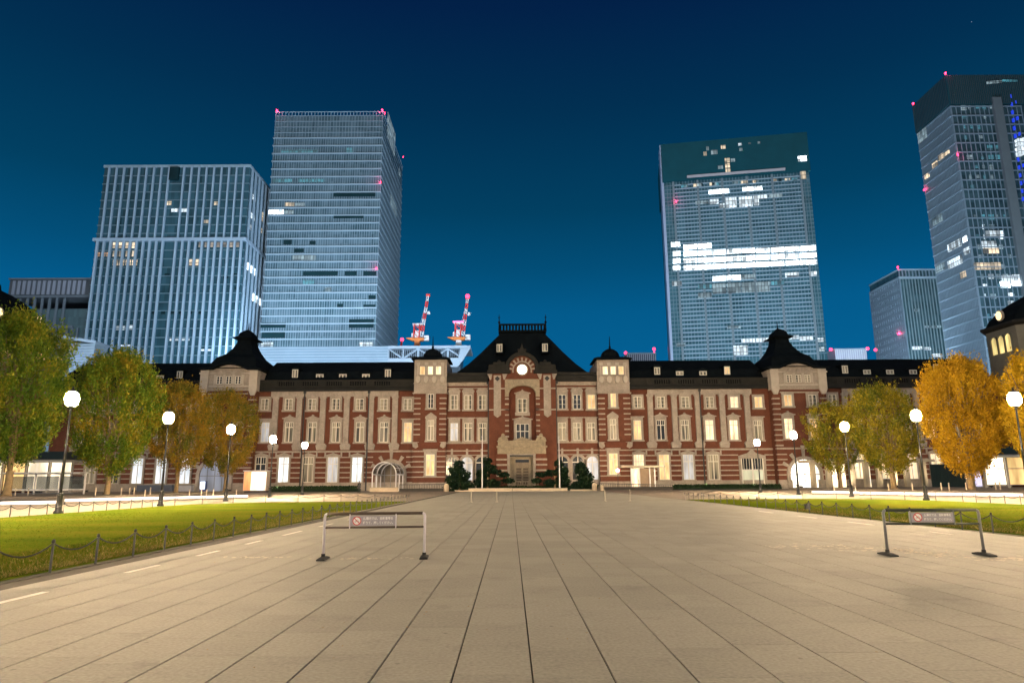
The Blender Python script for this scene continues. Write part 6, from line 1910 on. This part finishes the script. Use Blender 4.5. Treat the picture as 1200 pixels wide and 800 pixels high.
m = MB(); m.box(x0, x1, -.2, .3, -.02, .5); part('base', m, MATS['dark_ramp'], rr2)

# stone arcade on the orange side
ar = thing('stone_arcade', 'row of square stone columns under a thin slab behind the yellow green tree', 'arcade', (fx(1010, 572, 123), 123, 0))
ox = fx(1010, 572, 123)
zt = fz(1000, 541.5, 123)
for px in (953, 971, 999, 1015.5, 1030.5, 1048, 1063, 1083):
    x = fx(px, 560, 123) - ox; m = MB(); m.box(x - .38, x + .38, -.38, .38, 0, zt); part('column', m, mat('arcade_stone', (.44, .38, .28), .8, .12, 1), ar)
m = MB(); m.box(fx(946, 540, 123) - ox, fx(1090, 540, 123) - ox, -1.4, 4, zt, zt + .45); part('slab', m, MATS['arcade_stone'], ar)
for px0, px1, mm in ((943, 954.5, 'bright_entrance'), (957, 968, 'bright_entrance')):
    pass
for px0, px1 in ((978.5, 984), (989.5, 994), (1019, 1023.5)):
    x0, x1 = fx(px0, 560, 123) - ox, fx(px1, 560, 123) - ox; m = MB(); m.box(x0, x1, .9, 1.0, .2, zt - .3); part('lit_panel', m, CREAM, ar)
hd = thing('hoarding', 'tall dark green hoarding behind the trunk of the orange tree', 'hoarding', (fx(1113, 570, 112), 112, 0))
w = (fx(1134, 560, 112) - fx(1094, 560, 112)) / 2; zh = fz(1113, 543.5, 112)
n = 8
HM = mat('dark_green_hoarding', (.012, .026, .022), .55, .15, .6)
for k in range(n):
    m = MB(); m.box(-w + 2 * w * k / n + .012, -w + 2 * w * (k + 1) / n - .012, 0, .12, .0, zh); part('panel', m, HM, hd)
m = MB(); m.box(-w, w, .12, .3, zh - .4, zh - .2); m.box(-w, w, .12, .3, .4, .6); part('frame', m, GALV, hd)
bd = thing('light_board', 'narrow pale lit board leaning beside the trunk of the orange tree', 'board', (fx(1148, 570, 100), 100, 0))
m = MB(); m.box(-.42, .42, 0, .15, .5, 3.6); part('panel', m, emit('pale_board', (.78, .74, 1), .95), bd)
m = MB(); m.box(-.5, .5, .15, .25, 0, 3.7); part('frame', m, GALV, bd)

# blur of a passing bus, built as an added glowing box
kb = thing('bus_blur', 'brightly lit white and orange bus blur before the brick wing', 'vehicle', (fx(298, 574, 119), 119, 0))
w = (fx(311.5, 560, 119) - fx(284.5, 560, 119)) / 2; zk = fz(298, 552, 119)
m = MB(); m.box(-w, w, 0, 2.2, .25, zk); part('body', m, mat('blur_body', (.6, .5, .42), .5, .1, 1), kb)
KW = emit('blur_white', (1, .90, .78), 1.5, .9); KO = emit('blur_orange', (1, .45, .18), .85, 1.2)
m = MB(); m.box(-w + .1, -w * .35, -.06, 0, .35, zk - .1); part('lit_panel', m, KO, kb)
m = MB(); m.box(-w * .33, w - .1, -.06, 0, .35, zk - .1); part('lit_panel', m, KW, kb)
m = MB(); m.box(-w - .1, w + .1, -.2, 2.3, zk, zk + .18); part('roof', m, WPAINT, kb)  # top of the added box for the bus blur
m = MB(); m.box(-w + .1, w - .1, .05, 2.1, -.02, .25); part('base', m, IRON, kb)
# bus shelters with white frames by the road
def shelter(px0, px1, pyt, Y, label):
    a, b_ = fx(px0, 560, Y), fx(px1, 560, Y); z = fz((px0 + px1) / 2, pyt, Y) - .02
    t = thing('bus_shelter', label, 'shelter', ((a + b_) / 2, Y, .0)); w = (b_ - a) / 2
    m = MB(); m.box(-w, w, -.9, .9, z - .16, z); part('roof', m, WPAINT, t)
    n = max(2, int(w * 2 / 3.2))
    for k in range(n + 1):
        x = -w + .1 + (2 * w - .2) * k / n
        m = MB(); m.box(x - .08, x + .08, .5, .66, 0, z - .16); part('post', m, WPAINT, t)
    m = MB(); m.box(-w + .2, w - .2, .54, .6, .8, .95); part('rail', m, WPAINT, t)
    for k in range(n):
        m = MB(); m.box(-w + .3 + (2 * w - .2) * k / n, -w - .1 + (2 * w - .2) * (k + 1) / n, .55, .58, .95, z - .5); part('pane', m, GLS, t)
    m = MB(); m.box(-w + .8, w - .8, -.2, .25, .38, .46); part('bench', m, GALV, t)
shelter(8, 98, 553.0, 92, 'white framed bus shelter before the glowing shopfronts and big green tree')
# low grey cabinets and benches along the road
def cabinet(px0, px1, pyt, pyb, Y, label, c):
    a, b_ = fx(px0, pyb, Y), fx(px1, pyb, Y); z = fz((px0 + px1) / 2, pyt, Y)
    t = thing('planter_box', label, 'planter', ((a + b_) / 2, Y, 0), 0, 'long planters along the wing'); w = (b_ - a) / 2
    m = MB(); m.box(-w, w, 0, .9, 0, z - .1); part('box_body', m, mat('planter_' + label[:9].replace(' ', '_'), c, .7, .15, 1), t)
    m = MB(); m.box(-w - .05, w + .05, -.05, .95, z - .1, z); part('rim', m, GALV, t)
cabinet(160, 201, 567.5, 573.5, 118, 'slate blue long planter below the two bright white windows', (.09, .11, .16))
cabinet(207, 224, 568, 574, 118, 'pale short planter below the third bright white window', (.4, .42, .5))
vm = thing('vending_machine', 'small glowing white vending machine inside the arched stone porch', 'vending machine', (fx(237, 573, 126.5), 126.5, 0))
m = MB(); m.box(-.5, .5, 0, .8, 0, 1.95); part('body', m, mat('vend_blue', (.08, .12, .3), .4, .1, 1), vm)
m = MB(); m.box(-.42, .42, -.04, 0, .55, 1.85); part('display', m, emit('vend_glow', (.80, .9, 1), 2.2), vm)
# a red marker lamp on a post before the turret
rp_ = thing('marker_lamp', 'glowing pink red marker lamp on a post before the turret window', 'lamp', (fx(724.5, 571, 121), 121, 0))
z = fz(724, 551, 121)
m = MB(); m.tube((0, 0, 0), (0, 0, z - .2), .05, n=6); part('pole', m, IRON, rp_)
m = MB(); m.sphere((0, 0, z), .33, 10, 6); part('lamp_globe', m, emit('pink_lamp', (1, .12, .16), 26), rp_)
# small dark waste bin on the lawn edge
bn = thing('litter_bin', 'small dark box standing on the bright lawn behind the chain fence', 'bin', (15.6, 36.9, .03))
m = MB(); m.box(-.11, .11, -.11, .11, 0, .28); part('body', m, IRON, bn)
m = MB(); m.box(-.13, .13, -.13, .13, .28, .31); part('lid', m, IRON, bn)

# a person in dark clothes, standing
pb = onY(420.6, 577.6, 100)
pe = thing('person', 'person in dark coat and trousers standing before the hedge near the glass canopy', 'person', (pb.x, 100, -.01))
SK = mat('skin', (.45, .27, .18), .6, .05, 5)
CLO = mat('dark_coat', (.012, .013, .018), .85, .2, 4)
verts = [(0, 0, .92), (0, 0, 1.15), (0, 0, 1.38), (0, -.01, 1.48), (0, -.02, 1.56), (0, -.02, 1.66),
         (-.19, 0, 1.36), (-.24, -.03, 1.10), (-.22, -.12, .90), (.19, 0, 1.36), (.24, -.02, 1.10), (.23, -.09, .86),
         (-.10, 0, .86), (-.11, -.02, .48), (-.12, .02, .08), (-.12, -.14, .04), (.10, 0, .86), (.12, .03, .48), (.13, .08, .08), (.13, -.08, .04)]
edges = [(0, 1), (1, 2), (2, 3), (3, 4), (4, 5), (2, 6), (6, 7), (7, 8), (2, 9), (9, 10), (10, 11), (0, 12), (12, 13), (13, 14), (14, 15), (0, 16), (16, 17), (17, 18), (18, 19)]
rads = [.15, .15, .16, .06, .09, .075, .07, .05, .04, .07, .05, .04, .09, .065, .045, .04, .09, .065, .045, .04]
me = bpy.data.meshes.new('body'); me.from_pydata(verts, edges, [])
bo = link('body', me, pe)
sk = bo.modifiers.new('skin', 'SKIN')
for v, r_ in zip(me.skin_vertices[0].data, rads): v.radius = (r_, r_ * .8)
me.skin_vertices[0].data[0].use_root = True
sb_ = bo.modifiers.new('sub', 'SUBSURF'); sb_.levels = 1; sb_.render_levels = 1
me.materials.append(CLO)
m = MB(); m.sphere((0, -.085, 1.61), .062, 8, 6, 1.25); part('face', m, SK, pe, smooth=True)
m = MB(); m.sphere((0, .0, 1.665), .098, 10, 6, .95); part('hair', m, mat('black_hair', (.008, .007, .006), .6, .1, 6), pe, smooth=True)
for nm_, a in (('hand', (-.22, -.15, .84)), ('hand', (.23, -.11, .80))):
    m = MB(); m.sphere(a, .045, 6, 4, 1.4); part(nm_, m, SK, pe, smooth=True)
print('objects', len(bpy.data.objects))
